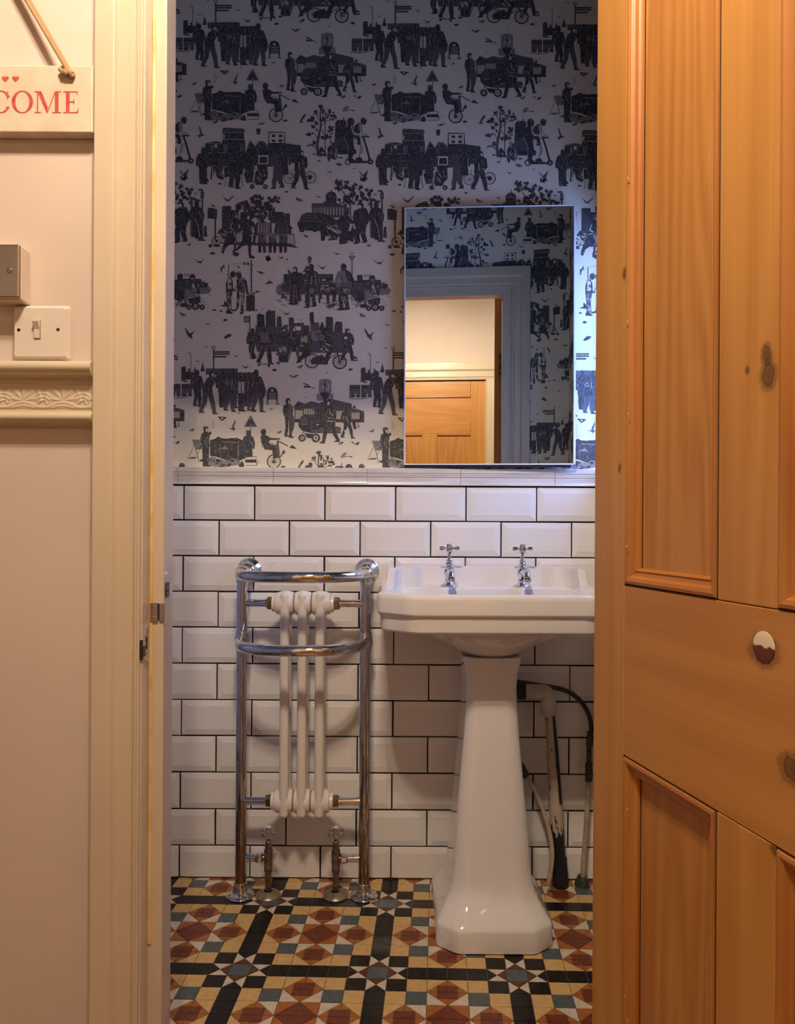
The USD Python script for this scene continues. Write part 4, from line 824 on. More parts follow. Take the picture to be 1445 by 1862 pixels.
# ------------------------------------------------------------------ the printed wallpaper: a town toile, one repeat drawn in picture pixels, hung on every papered wall
PU, PV = 326.6, 629.4                                   # the repeat, in pixels of the photograph
art_rng = random.Random(11)
class Art:
    'motif drawn in a zoomed frame: (x0, y0) = its corner in picture pixels, k = zoom'
    def __init__(s, x0, y0, k): s.x0, s.y0, s.k, s.ops = x0, y0, k, []
    def g(s, t, geom): s.ops.append((t, geom)); return geom
    def P(s, t, *p): return s.g(t, Polygon(p).buffer(0))
    def R(s, t, a, b, c, d): return s.g(t, sbox(min(a, c), min(b, d), max(a, c), max(b, d)))
    def L(s, t, w, *p): return s.g(t, LineString(p).buffer(w / 2, cap_style=1, quad_segs=2))
    def E(s, t, x, y, rx, ry=None, rot=0): return s.g(t, affinity.rotate(affinity.scale(Point(x, y).buffer(1, 6), rx, ry or rx), rot))
    def O(s, t, x, y, r, w, sp=0):
        q = Point(x, y).buffer(r + w / 2, 8).difference(Point(x, y).buffer(r - w / 2, 8)); s.g(t, q)
        for i in range(sp):
            a = i * PI / sp + .2; s.L(t, w * .28, (x - r * math.cos(a), y - r * math.sin(a)), (x + r * math.cos(a), y + r * math.sin(a)))
    def limb(s, t, pts, w0, w1):
        p = np.array(pts, float); n = len(p); w = np.linspace(w0, w1, n) / 2; d = np.gradient(p, axis=0); d /= np.linalg.norm(d, axis=1, keepdims=True) + 1e-9
        q = np.c_[-d[:, 1], d[:, 0]] * w[:, None]
        return s.g(t, Polygon(np.vstack([p + q, (p - q)[::-1]])).buffer(w1 * .12))
    def folds(s, geom, n, tone='l', w=2.2, ang=1.35, ln=26):
        x0, y0, x1, y1 = geom.bounds; inner = geom.buffer(-w * .9)
        for _ in range(n):
            for _t in range(12):
                x, y = art_rng.uniform(x0, x1), art_rng.uniform(y0, y1)
                if inner.contains(Point(x, y)): break
            else: continue
            a = ang + art_rng.uniform(-.5, .5); l_ = ln * art_rng.uniform(.5, 1.4); b_ = art_rng.uniform(-.5, .5)
            q = LineString([(x - l_ * .5 * math.cos(a - b_), y - l_ * .5 * math.sin(a - b_)), (x, y), (x + l_ * .5 * math.cos(a + b_), y + l_ * .5 * math.sin(a + b_))]).buffer(w / 2 * art_rng.uniform(.6, 1.2), cap_style=2).intersection(inner)
            if not q.is_empty: s.g(tone, q)
    def man(s, x, yt, yf, w=None, stride=.0, lean=0.0, top='d', bot='d', hem=.53, face=0, arms=((-.62, .50), (.62, .50)), hat=0, toe=1, n=7, legs=1, sole='d'):
        st0 = len(s.ops); H = yf - yt; w = w or .25 * H; hx = x + lean * H; sy, hy = yt + .17 * H, yt + hem * H; up = 'l'
        if legs:
            for sg in (-1, 1):
                fx = x + sg * (stride * H + w * .2) ; kx = x + sg * (stride * H * .45 + w * .2) + (.03 * H * toe if stride else 0)
                fy = yf - (.03 * H if sg * toe < 0 and stride else 0)
                lg = s.limb(bot, [(x + sg * w * .16, hy - .06 * H), (kx, (hy + fy) / 2), (fx, fy - .03 * H)], w * .46, w * .24); s.folds(lg, n // 2 + 1, 'l' if bot == 'd' else 'd', w=1.6 * s.k / 7, ln=.1 * H)
                s.P(sole, (fx - toe * .025 * H, fy - .045 * H), (fx + toe * .03 * H, fy - .04 * H), (fx + toe * .09 * H, fy - .008 * H), (fx + toe * .085 * H, fy), (fx - toe * .03 * H, fy))
        for (ax, ay) in arms:
            sg = 1 if ax > 0 else -1
            s.limb(top, [(hx + sg * w * .42, sy + .02 * H), (hx + (sg * w * .55 + ax * w) * .5 + sg * w * .08, (sy + yt + ay * H) / 2 + .02 * H), (x + ax * w, yt + ay * H)], w * .26, w * .17)
        b = s.P(top, (hx - w * .18, sy - .035 * H), (hx + w * .18, sy - .035 * H), (hx + w * .5, sy + .02 * H), (x + w * .43, yt + .38 * H), (x + w * .50, hy), (x - w * .50, hy), (x - w * .43, yt + .38 * H), (hx - w * .5, sy + .02 * H))
        s.folds(b, n, 'l' if top == 'd' else 'd', w=1.9 * s.k / 7, ln=.13 * H)
        s.E('d', hx, yt + .078 * H, .058 * H, .078 * H)
        if face: s.E('l' if abs(face) > 1 else 'm', hx + face / abs(face) * .022 * H, yt + .092 * H, .028 * H, .045 * H)
        if hat: s.E('m', hx, yt + .03 * H, .066 * H, .03 * H)
        rim = unary_union([g for t, g in s.ops[st0:] if t != 'l']).buffer(.55 * s.k); s.ops.insert(st0, ('f' if s.k < 9 else 'm', rim))
    def bike(s, x, y, r, gap, d='d', w=3.4):
        for q in (0, gap): s.O(d, x + q, y, r, w, 4)
        s.L(d, w, (x, y), (x + gap * .42, y - r * .1), (x + gap * .3, y - r * 1.25), (x, y)); s.L(d, w, (x + gap * .42, y), (x + gap * .78, y - r * 1.2), (x + gap * .3, y - r * 1.15)); s.L(d, w, (x + gap, y), (x + gap * .76, y - r * 1.7), (x + gap * .66, y - r * 1.72))
    def leaves(s, x, y, rx, ry, n, sz, t='d'):
        for _ in range(n):
            a, r = art_rng.uniform(0, 2 * PI), math.sqrt(art_rng.random()); px, py = x + rx * r * math.cos(a), y + ry * r * math.sin(a); q = sz * art_rng.uniform(.6, 1.3)
            s.P(t, *[(px + q * f * math.cos(i * PI / 5 + a), py + q * f * math.sin(i * PI / 5 + a)) for i, f in enumerate((1, .55, .95, .5, .9, .6, 1, .45, .8, .5))])
    def fly(s, x, y, q, t='m', dive=0):
        'gull on the wing: q = half span'
        s.P(t, (x - q, y - q * .55), (x - q * .25, y + q * .02), (x, y - q * .12), (x + q * .3, y - q * .02), (x + q * .95, y - q * (.6 - dive)), (x + q * .42, y + q * .15), (x + q * .3, y + q * .3), (x - q * .05, y + q * .25), (x - q * .3, y + q * .18))
        s.P('d', (x - q, y - q * .55), (x - q * .55, y - q * .28), (x - q * .5, y - q * .16)); s.L('d', q * .07, (x - q * .3, y + q * .2), (x + q * .35, y + q * .24))
    def pigeon(s, x, y, q, dr=1):
        s.P('d', (x - dr * q, y + q * .25), (x - dr * q * .2, y - q * .25), (x + dr * q * .35, y - q * .3), (x + dr * q * .55, y - q * .6), (x + dr * q * .85, y - q * .5), (x + dr * q * .75, y - q * .1), (x + dr * q * .4, y + q * .3), (x - dr * q * .3, y + q * .35))
        s.L('l', q * .14, (x - dr * q * .5, y + q * .12), (x + dr * q * .2, y)); s.L('d', q * .1, (x + q * .1, y + q * .3), (x + q * .12, y + q * .6))
    def windows(s, t, x0, y0, x1, y1, nx, ny, f=.5):
        for i in range(nx):
            for j in range(ny):
                a, b = x0 + (x1 - x0) * (i + .5 - f / 2) / nx, y0 + (y1 - y0) * (j + .5 - f / 2) / ny
                s.R(t, a, b, a + (x1 - x0) * f / nx, b + (y1 - y0) * f / ny)
    def bars(s, t, x0, y0, x1, y1, n, w):
        for i in range(n): xx = x0 + (x1 - x0) * i / max(1, n - 1); s.R(t, xx - w / 2, y0, xx + w / 2, y1)
    def done(s):
        lay = {'d': [], 'm': [], 'f': []}; cur = {t: Polygon() for t in lay}
        for t, g in s.ops:
            for q in cur:
                if q != t and cur[q].intersects(g): cur[q] = cur[q].difference(g)
            if t in cur: cur[t] = cur[t].union(g)
        for t, o, dens, w, ln in (('d', 'm', 13.0, .75, 3.6), ('m', 'd', 16.0, .7, 3.4), ('d', None, 34.0, .6, 3.2)):     # engraver's strokes
            core = cur[t].buffer(-.35 * s.k); x0, y0, x1, y1 = core.bounds if not core.is_empty else (0, 0, 0, 0); n = int((x1 - x0) * (y1 - y0) / s.k ** 2 / dens); st = []
            for _ in range(n):
                x, y, a, l_, b = art_rng.uniform(x0, x1), art_rng.uniform(y0, y1), art_rng.gauss(1.35, .45), ln * s.k * art_rng.uniform(.5, 1.2) / 2, art_rng.uniform(-.5, .5)
                st.append(LineString([(x - l_ * math.cos(a - b), y - l_ * math.sin(a - b)), (x, y), (x + l_ * math.cos(a + b), y + l_ * math.sin(a + b))]).buffer(w * s.k / 2 * art_rng.uniform(.6, 1.2), cap_style=2, join_style=2))
            if not st: continue
            u = unary_union(st).intersection(core); cur[t] = cur[t].difference(u)
            if o: cur[o] = cur[o].union(u)
        out = {}
        for t, g in cur.items():
            out[t] = affinity.affine_transform(g, [1 / s.k, 0, 0, 1 / s.k, s.x0, s.y0]).simplify(.05)
        return out
motifs = []
def motif(x0, y0, x1, w): a = Art(x0, y0, w / (x1 - x0)); motifs.append(a); return a

# 1 the crowd at the signpost
a = motif(316, 620, 526, 1445)
a.P('d', (95, 335), (112, 320), (150, 322), (152, 388), (180, 388), (180, 350), (200, 345), (204, 388), (238, 392), (238, 482), (95, 482)); a.windows('m', 100, 340, 150, 470, 3, 6, .35)
a.L('m', 7, (212, 545), (212, 150), (176, 150)); a.fly(186, 130, 14)
for q in (-46, 98): a.R('d', q, 538, q + 128, 692); a.bars('f', q + 14, 585, q + 114, 670, 8, 7); a.windows('l', q + 8, 540, q + 116, 570, 3, 1, .3); a.P('l', (q + 60, 700), (q + 72, 610), (q + 84, 700))
a.L('d', 8, (-60, 705), (60, 712), (170, 700)); a.P('m', (75, 490), (130, 478), (185, 515), (130, 512))
for x, y in ((262, 320), (360, 268), (684, 340)): a.P('m', (x, y), (x + 22, y + 85), (x - 22, y + 85)); a.L('d', 4, (x, y), (x + 20, y + 84)); a.R('d', x - 24, y + 82, x + 24, y + 112)
a.R('m', 400, 345, 800, 420); a.R('d', 520, 395, 1000, 470)
a.L('m', 17, (498, 350), (498, 110)); a.L('d', 3, (506, 350), (506, 110)); a.O('d', 498, 85, 20, 7)
for y, x1 in ((137, 706), (164, 704), (197, 668)): a.P('d', (508, y - 9), (x1 - 16, y - 9), (x1, y), (x1 - 16, y + 10), (508, y + 10)); a.L('f', 2, (520, y), (x1 - 24, y))
a.man(290, 360, 825, 100, .02, hem=.52, n=9); a.man(745, 345, 840, 105); a.man(612, 342, 830, 110, .0, hem=.62, n=3); a.man(940, 392, 820, 80, n=5); a.man(885, 402, 815, 80)
a.man(420, 375, 915, 130, .11, lean=.10, hem=.5, top='d', bot='m', n=14, arms=((.95, .25), (.8, .22)), face=2)
a.man(690, 410, 885, 125, .05, top='d', bot='m', n=16); a.O('l', 672, 520, 22, 7); a.L('l', 7, (725, 490), (725, 570)); a.E('m', 745, 690, 45, 28)
p = a.man(842, 428, 880, 92, .0, n=2, bot='d'); a.R('l', 806, 510, 838, 655); a.R('l', 850, 510, 880, 655); a.L('d', 3, (822, 515), (822, 650))
a.man(960, 440, 885, 95, .02, hem=.55, n=8, bot='m'); a.L('l', 7, (935, 500), (925, 600)); a.L('l', 7, (960, 480), (1000, 620))
a.man(1040, 358, 890, 120, .06, lean=-.02, top='d', bot='m', n=14); a.P('d', (1090, 440), (1115, 500), (1155, 620), (1148, 680), (1105, 740), (1090, 600))
a.P('d', (1165, 780), (1165, 640), (1190, 585), (1232, 575), (1275, 590), (1300, 645), (1300, 782), (1286, 782), (1286, 735), (1180, 735), (1180, 782)); a.E('l', 1232, 620, 17); [a.R('f', 1186, y, 1282, y + 22) for y in (648, 680, 708)]
a.L('d', 9, (1150, 790), (1190, 790)); a.L('d', 9, (1272, 790), (1322, 790)); a.pigeon(1218, 850, 22); a.E('d', 815, 905, 14, 6)
a.fly(400, 75, 32); a.fly(295, 255, 34); a.fly(780, 190, 36); a.fly(895, 325, 58, 'm', .2); a.P('d', (552, 945), (600, 948), (668, 955), (640, 975), (605, 1000), (570, 970)); a.E('l', 605, 968, 16, 10)
a.P('m', (0, 170), (50, 195), (45, 215), (0, 205))

# 2 the colonnade and fountain
a = motif(500, 680, 680, 1445)
a.R('f', 640, 90, 820, 390); a.E('f', 730, 110, 88, 40); a.R('f', 608, 290, 850, 390)
a.folds(sbox(612, 100, 848, 385), 60, 'l', 5, 1.5, 40)
a.P('m', (272, 480), (340, 402), (430, 440), (530, 402), (640, 430), (720, 395), (820, 370), (1115, 440), (1120, 500), (1225, 520), (1300, 548), (1300, 705), (285, 705), (285, 540)); a.L('d', 9, (272, 482), (340, 404), (430, 440), (530, 404), (640, 430), (830, 374), (1115, 442)); a.P('d', (300, 478), (340, 420), (400, 462)); a.L('d', 10, (290, 520), (420, 480), (560, 470), (720, 480)); a.L('d', 8, (850, 470), (1300, 550)); a.R('d', 285, 665, 1300, 705); a.L('d', 6, (840, 430), (1115, 470))
a.bars('l', 305, 530, 400, 655, 9, 8); a.bars('l', 430, 510, 560, 590, 6, 14); a.bars('l', 905, 540, 990, 660, 5, 15); a.bars('l', 1125, 565, 1225, 660, 6, 12); a.R('d', 1235, 575, 1298, 700)
a.P('d', (650, 285), (690, 268), (765, 268), (805, 285), (755, 370), (745, 480), (708, 480), (708, 370)); a.L('d', 10, (728, 270), (730, 120)); a.E('d', 728, 165, 20, 10); a.E('d', 728, 125, 10)
a.P('d', (1130, 500), (1155, 450), (1180, 500))
a.man(190, 355, 930, 110, .02, n=5, top='m', bot='d', hem=.45, face=2, arms=((-.4, .45), (.4, .45))); a.P('d', (130, 460), (175, 440), (200, 480), (180, 570), (130, 550)); a.P('m', (215, 600), (265, 590), (290, 700), (265, 830), (235, 820)); a.L('l', 9, (205, 660), (195, 880))
a.P('d', (345, 700), (380, 620), (460, 590), (500, 640), (540, 640), (640, 560), (700, 600), (960, 790), (960, 865), (520, 860), (400, 830), (345, 770)); a.P('m', (360, 730), (385, 640), (440, 612), (480, 640), (470, 730)); a.E('l', 620, 740, 22, 9); a.L('l', 8, (380, 735), (480, 735)); a.L('l', 7, (530, 832), (960, 832)); a.L('l', 7, (640, 800), (940, 800)); a.P('l', (860, 720), (990, 715), (960, 770), (860, 770)); a.P('d', (540, 520), (700, 520), (760, 600), (700, 590)); a.folds(sbox(520, 620, 720, 740), 14, 'm', 5, .6, 50)
a.L('m', 14, (400, 860), (590, 690), (640, 650)); a.L('f', 8, (530, 770), (555, 900)); a.P('d', (420, 860), (560, 880), (540, 940), (470, 930)); a.O('d', 395, 935, 40, 26); a.E('f', 395, 935, 18); a.O('d', 595, 935, 50, 26); a.E('f', 595, 935, 22); a.E('l', 620, 920, 10)
a.man(815, 370, 1010, 130, .13, lean=-.03, top='d', bot='d', toe=-1, n=9, face=-2, arms=((-.75, .46), (.5, .5))); a.L('l', 10, (790, 500), (800, 580), (850, 610)); a.L('l', 9, (750, 690), (880, 690)); a.L('l', 8, (770, 640), (875, 650))
a.man(1050, 470, 940, 95, .12, lean=-.03, toe=1, n=5); a.L('l', 8, (1030, 620), (1070, 700)); a.P('l', (1005, 830), (1050, 800), (1085, 850), (1030, 880)); a.limb('d', [(1150, 700), (1160, 770), (1175, 800)], 40, 30); a.L('d', 10, (1210, 700), (1215, 780), (1235, 770))
a.P('m', (395, 130), (470, 145), (520, 185), (580, 215), (585, 230), (540, 200), (420, 200), (415, 170), (480, 178)); a.P('d', (540, 185), (585, 225), (555, 215)); a.P('d', (200, 10), (255, 25), (355, 15), (300, 45), (268, 62)); a.E('l', 268, 30, 18, 10)
a.pigeon(60, 850, 40, 1); a.pigeon(960, 1010, 44); a.P('d', (1100, 990), (1150, 995), (1240, 1000), (1200, 1040), (1160, 1020)); a.E('l', 1170, 1005, 26, 12); a.P('d', (210, 1075), (250, 1035), (320, 1095), (250, 1085)); a.E('f', 450, 270, 6, 10); a.E('f', 440, 345, 6, 14)

# 3 the road works and the unicycle
a = motif(330, 120, 530, 1445)
a.P('d', (400, 370), (470, 350), (510, 322), (560, 345), (640, 350), (760, 340), (800, 360), (860, 380), (900, 420), (900, 590), (780, 640), (640, 640), (500, 590), (400, 570)); a.folds(sbox(400, 380, 560, 560), 20, 'm', 7, 1.4, 60); a.folds(sbox(560, 400, 860, 600), 14, 'm', 8, 1.5, 90); a.L('l', 6, (772, 420), (770, 590)); a.L('f', 6, (530, 400), (540, 590)); a.L('l', 6, (560, 390), (770, 400)); a.P('f', (515, 485), (580, 460), (600, 430), (620, 465), (650, 495), (600, 490)); a.P('d', (640, 345), (760, 340), (790, 360), (640, 365))
a.P('f', (360, 620), (420, 580), (500, 610), (620, 640), (700, 600), (800, 650), (790, 690), (560, 730), (380, 700)); 
for x, y, q in ((480, 650, 50), (560, 690, 40), (400, 620, 30), (640, 690, 30), (700, 640, 26), (560, 720, 24), (445, 740, 30), (510, 640, 30), (330, 640, 24)): a.leaves(x, y, q, q * .4, 5, 17)
a.man(345, 188, 712, 100, .0, hem=.5, n=12, face=2, hat=1, arms=((.55, .14), (-.45, .5))); a.P('d', (300, 440), (385, 440), (360, 690), (305, 690)); a.P('d', (300, 700), (340, 680), (390, 712), (305, 712))
a.P('f', (172, 366), (275, 366), (315, 480), (215, 486)); a.L('d', 6, (172, 366), (275, 366), (318, 480), (215, 486), (172, 366)); a.L('d', 7, (215, 486), (258, 655)); a.L('d', 5, (190, 440), (112, 612), (225, 590)); a.L('d', 5, (268, 490), (232, 560)); [a.L('d', 4, (200 + i * 6, 392 + i * 17), (262 + i * 6, 392 + i * 17)) for i in range(3)]; a.E('d', 283, 455, 14); a.E('d', 250, 460, 8); a.E('m', 180, 600, 45, 10)
a.man(905, 240, 712, 105, .0, lean=.0, n=10, hem=.72, hat=1, legs=0, face=1); a.P('d', (860, 440), (945, 440), (930, 580), (800, 600), (850, 690), (840, 722), (770, 712), (820, 640), (800, 560)); a.folds(sbox(830, 450, 940, 570), 10, 'm', 6, 1.2, 50)
a.L('d', 8, (936, 580), (936, 200)); a.P('m', (848, 192), (935, 38), (1018, 192)); a.P('f', (866, 184), (935, 62), (1000, 184)); a.P('d', (880, 182), (905, 110), (945, 85), (985, 182), (955, 182), (940, 140), (915, 182))
a.P('l', (880, 590), (1005, 582), (1005, 622), (870, 625)); a.L('d', 5, (870, 590), (1005, 582), (1015, 700), (860, 700)); a.R('d', 862, 622, 1012, 662); a.L('d', 6, (1010, 690), (1030, 660), (1040, 640)); a.E('d', 290, 635, 22, 14)
a.E('d', 1103, 262, 36, 42); a.P('d', (1065, 310), (1130, 300), (1200, 340), (1320, 345), (1320, 360), (1190, 368), (1160, 400), (1200, 430), (1270, 430), (1300, 470), (1290, 580), (1240, 620), (1230, 500), (1120, 490), (1075, 400)); a.folds(sbox(1070, 310, 1260, 490), 14, 'm', 6, .5, 50); a.L('d', 12, (1290, 380), (1340, 400), (1420, 445)); a.P('m', (1280, 370), (1300, 380), (1320, 560), (1290, 600), (1265, 480)); a.L('d', 16, (1270, 600), (1330, 580), (1365, 520)); a.E('d', 1370, 525, 16, 24); a.O('d', 1240, 648, 86, 14, 6); a.E('d', 1240, 655, 24, 14); a.P('d', (1215, 480), (1260, 480), (1250, 640), (1235, 640))
a.E('d', 1362, 720, 30, 14); a.pigeon(165, 235, 36); a.P('m', (990, 770), (1050, 750), (1110, 745), (1060, 770), (1040, 775))
a.P('m', (635, 205), (690, 215), (690, 190), (735, 92), (735, 140), (710, 200), (740, 215), (720, 235), (715, 250), (690, 230)); [a.L('f', 4, (420 + i * 16, 215), (432 + i * 14, 160), (425 + i * 16, 100 + 12 * i)) for i in range(3)]

# 4 the tower, the trees and the scooter
a = motif(545, 180, 690, 1445)
a.P('m', (645, 430), (690, 380), (780, 380), (795, 310), (808, 380), (845, 410), (850, 700), (1020, 940), (1020, 1005), (640, 1005), (575, 850), (575, 760), (600, 790), (630, 790)); a.P('d', (655, 440), (690, 385), (780, 385), (840, 420), (840, 640), (655, 740)); a.windows('m', 660, 450, 835, 720, 3, 4, .3); a.P('d', (690, 910), (725, 820), (760, 910)); a.R('d', 640, 920, 1020, 1000); a.folds(sbox(640, 760, 1000, 920), 20, 'd', 9, 1.4, 60)
a.limb('m', [(330, 1030), (315, 850), (340, 700), (385, 480), (370, 300), (380, 150)], 46, 14); a.L('d', 8, (335, 1030), (330, 850), (310, 680)); a.L('d', 13, (460, 980), (460, 600), (465, 250)); a.L('m', 12, (550, 860), (552, 560))
for p in ([(320, 700), (270, 620), (180, 640)], [(350, 640), (290, 520), (230, 490)], [(370, 480), (270, 420), (180, 400)], [(380, 420), (330, 340), (280, 250)], [(385, 500), (460, 420), (560, 370)], [(460, 640), (390, 560), (400, 560)], [(360, 690), (400, 690), (480, 650)]): a.L('d', 9, *p)
for x, y, rx, ry, n in ((385, 165, 32, 50, 6), (285, 245, 45, 45, 8), (430, 235, 30, 40, 6), (530, 230, 40, 35, 6), (605, 255, 25, 20, 3), (180, 410, 45, 35, 7), (235, 370, 40, 40, 7), (245, 500, 42, 30, 7), (180, 640, 55, 42, 9), (420, 360, 40, 40, 6), (600, 350, 80, 60, 16), (500, 310, 40, 40, 7), (555, 560, 50, 80, 13), (490, 690, 50, 50, 10), (395, 690, 32, 28, 5), (300, 440, 30, 25, 4), (575, 685, 25, 15, 3), (300, 560, 20, 18, 2)): a.leaves(x, y, rx, ry, n, 26)
a.R('m', 232, 755, 296, 830); a.P('m', (125, 890), (150, 830), (220, 822), (300, 880), (290, 895), (220, 850), (165, 850)); a.P('d', (370, 880), (400, 870), (460, 960), (490, 1040), (360, 1030), (350, 940)); a.P('l', (395, 990), (415, 940), (440, 1000)); a.L('d', 9, (340, 1050), (410, 1050))
a.P('d', (505, 880), (545, 850), (640, 890), (670, 960), (690, 1060), (640, 1110), (560, 1080), (535, 1150), (500, 1080)); a.folds(sbox(500, 880, 690, 1100), 18, 'l', 10, .9, 70); a.P('m', (580, 980), (620, 960), (640, 1100), (600, 1100)); a.E('d', 260, 1000, 34, 10); a.pigeon(345, 1125, 38); a.P('d', (650, 1180), (700, 1155), (780, 1195), (720, 1220)); a.E('f', 720, 1190, 30, 12); a.E('d', 740, 1068, 36, 12)
a.E('d', 925, 415, 66, 72); a.E('m', 950, 400, 28, 44); a.P('d', (865, 470), (950, 470), (985, 560), (960, 720), (985, 900), (950, 1090), (870, 1090), (890, 880), (830, 700), (840, 560)); a.L('l', 9, (812, 700), (880, 880), (865, 1080)); a.L('l', 20, (935, 490), (965, 610), (1080, 625)); a.L('d', 6, (950, 500), (985, 610), (1080, 640)); a.E('l', 850, 635, 12)
a.E('d', 1155, 405, 52, 66); a.P('m', (1110, 360), (1160, 340), (1225, 385), (1190, 395)); a.P('m', (980, 500), (1060, 435), (1110, 450), (1130, 560), (1060, 640), (990, 610)); a.P('d', (985, 510), (1040, 470), (1075, 560), (1010, 610)); a.L('l', 26, (1090, 480), (1100, 590), (1230, 680)); a.L('d', 7, (1110, 490), (1125, 590), (1240, 680)); a.L('d', 7, (1080, 560), (1120, 650), (1230, 695)); a.P('d', (955, 650), (1080, 660), (1110, 800), (1060, 850), (960, 720)); a.P('l', (975, 710), (1030, 720), (1050, 800), (1010, 790)); a.P('l', (1040, 840), (1110, 820), (1095, 960), (1070, 1070), (1025, 1070), (1045, 940)); a.L('d', 9, (1110, 830), (1095, 960), (1075, 1070)); a.L('d', 9, (1100, 820), (1140, 870), (1115, 1000))
a.L('d', 20, (1110, 690), (1250, 685)); a.limb('d', [(1150, 700), (1200, 850), (1240, 1000), (1270, 1110)], 22, 30); a.O('d', 1280, 1140, 34, 34); a.O('d', 875, 1140, 48, 18); a.E('l', 870, 1150, 22, 26); a.R('d', 905, 1125, 1235, 1165); a.P('d', (1020, 1070), (1110, 1060), (1150, 1130), (1010, 1130)); a.P('d', (870, 1080), (960, 1080), (1010, 1135), (880, 1140))
a.P('f', (775, 200), (830, 140), (890, 130), (880, 165), (850, 195), (940, 195), (1000, 215), (970, 225), (900, 205), (830, 225), (780, 235)); a.P('d', (940, 195), (1000, 215), (960, 222)); a.P('m', (0, 400), (60, 300), (112, 262), (100, 310), (40, 400), (70, 425), (0, 440)); a.E('d', 985, 1262, 16, 8)

# 5 the terraced fronts
a = motif(350, 225, 590, 1445)
a.P('d', (140, 210), (260, 192), (330, 210), (330, 58), (350, 46), (560, 56), (575, 80), (560, 110), (575, 200), (575, 320), (630, 175), (690, 250), (740, 170), (830, 240), (830, 90), (1010, 95), (1015, 215), (1185, 240), (1185, 420), (1020, 440), (860, 470), (600, 470), (140, 470)); a.folds(sbox(140, 210, 560, 460), 46, 'm', 6, 1.57, 34); a.folds(sbox(840, 220, 1180, 420), 30, 'm', 6, 0, 60)
a.L('l', 5, (335, 96), (560, 100)); a.L('l', 7, (335, 168), (570, 176)); a.R('m', 340, 60, 560, 92); a.P('l', (335, 110), (360, 130), (345, 165), (335, 165)); a.bars('l', 345, 225, 380, 300, 3, 6); a.bars('l', 530, 225, 552, 300, 2, 7); a.R('l', 236, 225, 272, 262); a.bars('l', 208, 230, 212, 290, 2, 6); a.L('l', 5, (145, 212), (325, 216)); a.L('l', 6, (165, 315), (380, 318)); a.R('m', 300, 340, 380, 360); a.R('f', 305, 395, 380, 408)
a.L('l', 4, (578, 330), (632, 185), (690, 260)); a.L('l', 4, (700, 330), (745, 190), (830, 260)); a.R('f', 608, 255, 650, 266); a.R('f', 730, 252, 775, 264); a.L('f', 7, (725, 430), (725, 150)); a.P('d', (698, 55), (745, 55), (738, 120), (706, 120)); a.P('l', (685, 180), (722, 130), (765, 180), (765, 190), (690, 190)); a.R('l', 690, 345, 830, 445); a.R('d', 735, 365, 815, 432); a.R('d', 690, 350, 718, 440)
a.R('l', 838, 100, 1004, 212); a.windows('d', 850, 105, 1000, 215, 2, 2, .5); a.L('d', 7, (830, 92), (1010, 97)); a.windows('m', 1030, 255, 1180, 310, 4, 1, .5); a.L('f', 4, (1020, 325), (1185, 328)); a.R('l', 560, 440, 700, 540); a.R('d', 575, 455, 590, 530)
a.man(115, 262, 660, 100, .0, lean=.01, n=10, hem=.55, toe=1); a.P('d', (75, 480), (150, 480), (130, 560), (185, 630), (110, 660), (85, 570)); a.man(240, 260, 620, 90, .0, legs=0, n=8, face=-1); a.P('d', (210, 430), (290, 430), (310, 520), (350, 585), (330, 620), (270, 590), (240, 500), (215, 610), (195, 610)); a.L('l', 9, (225, 450), (215, 590)); a.P('m', (285, 430), (345, 430), (330, 520), (290, 540)); a.L('l', 9, (290, 550), (340, 580)); a.P('d', (345, 480), (420, 470), (420, 580), (350, 585))
a.man(450, 212, 712, 130, .02, hem=.56, n=8, face=1); a.P('d', (395, 250), (440, 240), (520, 330), (560, 480), (545, 560), (420, 560), (390, 440)); a.folds(sbox(400, 320, 540, 540), 8, 'm', 5, 1.5, 70); a.L('d', 5, (365, 590), (355, 690)); a.L('d', 6, (535, 560), (555, 690)); a.L('f', 8, (450, 560), (445, 690))
a.man(625, 330, 650, 90, .0, hem=.75, n=6, legs=0); a.P('d', (560, 540), (665, 530), (660, 640), (590, 650)); a.P('m', (600, 600), (660, 590), (650, 645), (595, 650)); a.E('d', 745, 480, 40, 26); a.P('d', (690, 520), (820, 450), (825, 590), (780, 640), (770, 670), (690, 670), (680, 600)); a.folds(sbox(690, 500, 820, 640), 14, 'l', 6, .8, 46); a.O('d', 652, 690, 18, 16); a.O('d', 797, 690, 18, 16); a.L('d', 9, (650, 690), (690, 600)); a.L('d', 8, (690, 640), (780, 650)); a.E('l', 695, 475, 18, 14)
a.man(940, 262, 712, 115, .05, lean=.01, top='m', bot='m', n=22, hem=.68, toe=-1, arms=((-.75, .42), (.3, .5))); a.man(1005, 300, 600, 90, .0, legs=0, hem=.85, n=6); a.L('l', 9, (1045, 370), (1050, 480))
a.man(1170, 290, 720, 110, .12, lean=.04, n=5, toe=1, face=2, arms=((-.3, .5), (.3, .5))); a.P('d', (1190, 370), (1225, 380), (1262, 460), (1220, 520), (1180, 480)); a.folds(sbox(1185, 370, 1260, 510), 6, 'l', 5, 1, 40); a.L('l', 10, (1165, 420), (1170, 500)); a.O('d', 1285, 588, 64, 7, 8); a.E('d', 1285, 588, 24); a.O('d', 1060, 600, 58, 6, 6); a.L('d', 6, (1060, 600), (1200, 560), (1285, 588)); a.L('f', 10, (1075, 470), (1090, 560)); a.E('l', 1080, 480, 16)
a.E('d', 300, 658, 18, 10); a.E('d', 1028, 746, 16, 9); a.P('m', (65, 20), (85, 40), (105, 110), (140, 125), (100, 135), (80, 155), (55, 130), (85, 115))

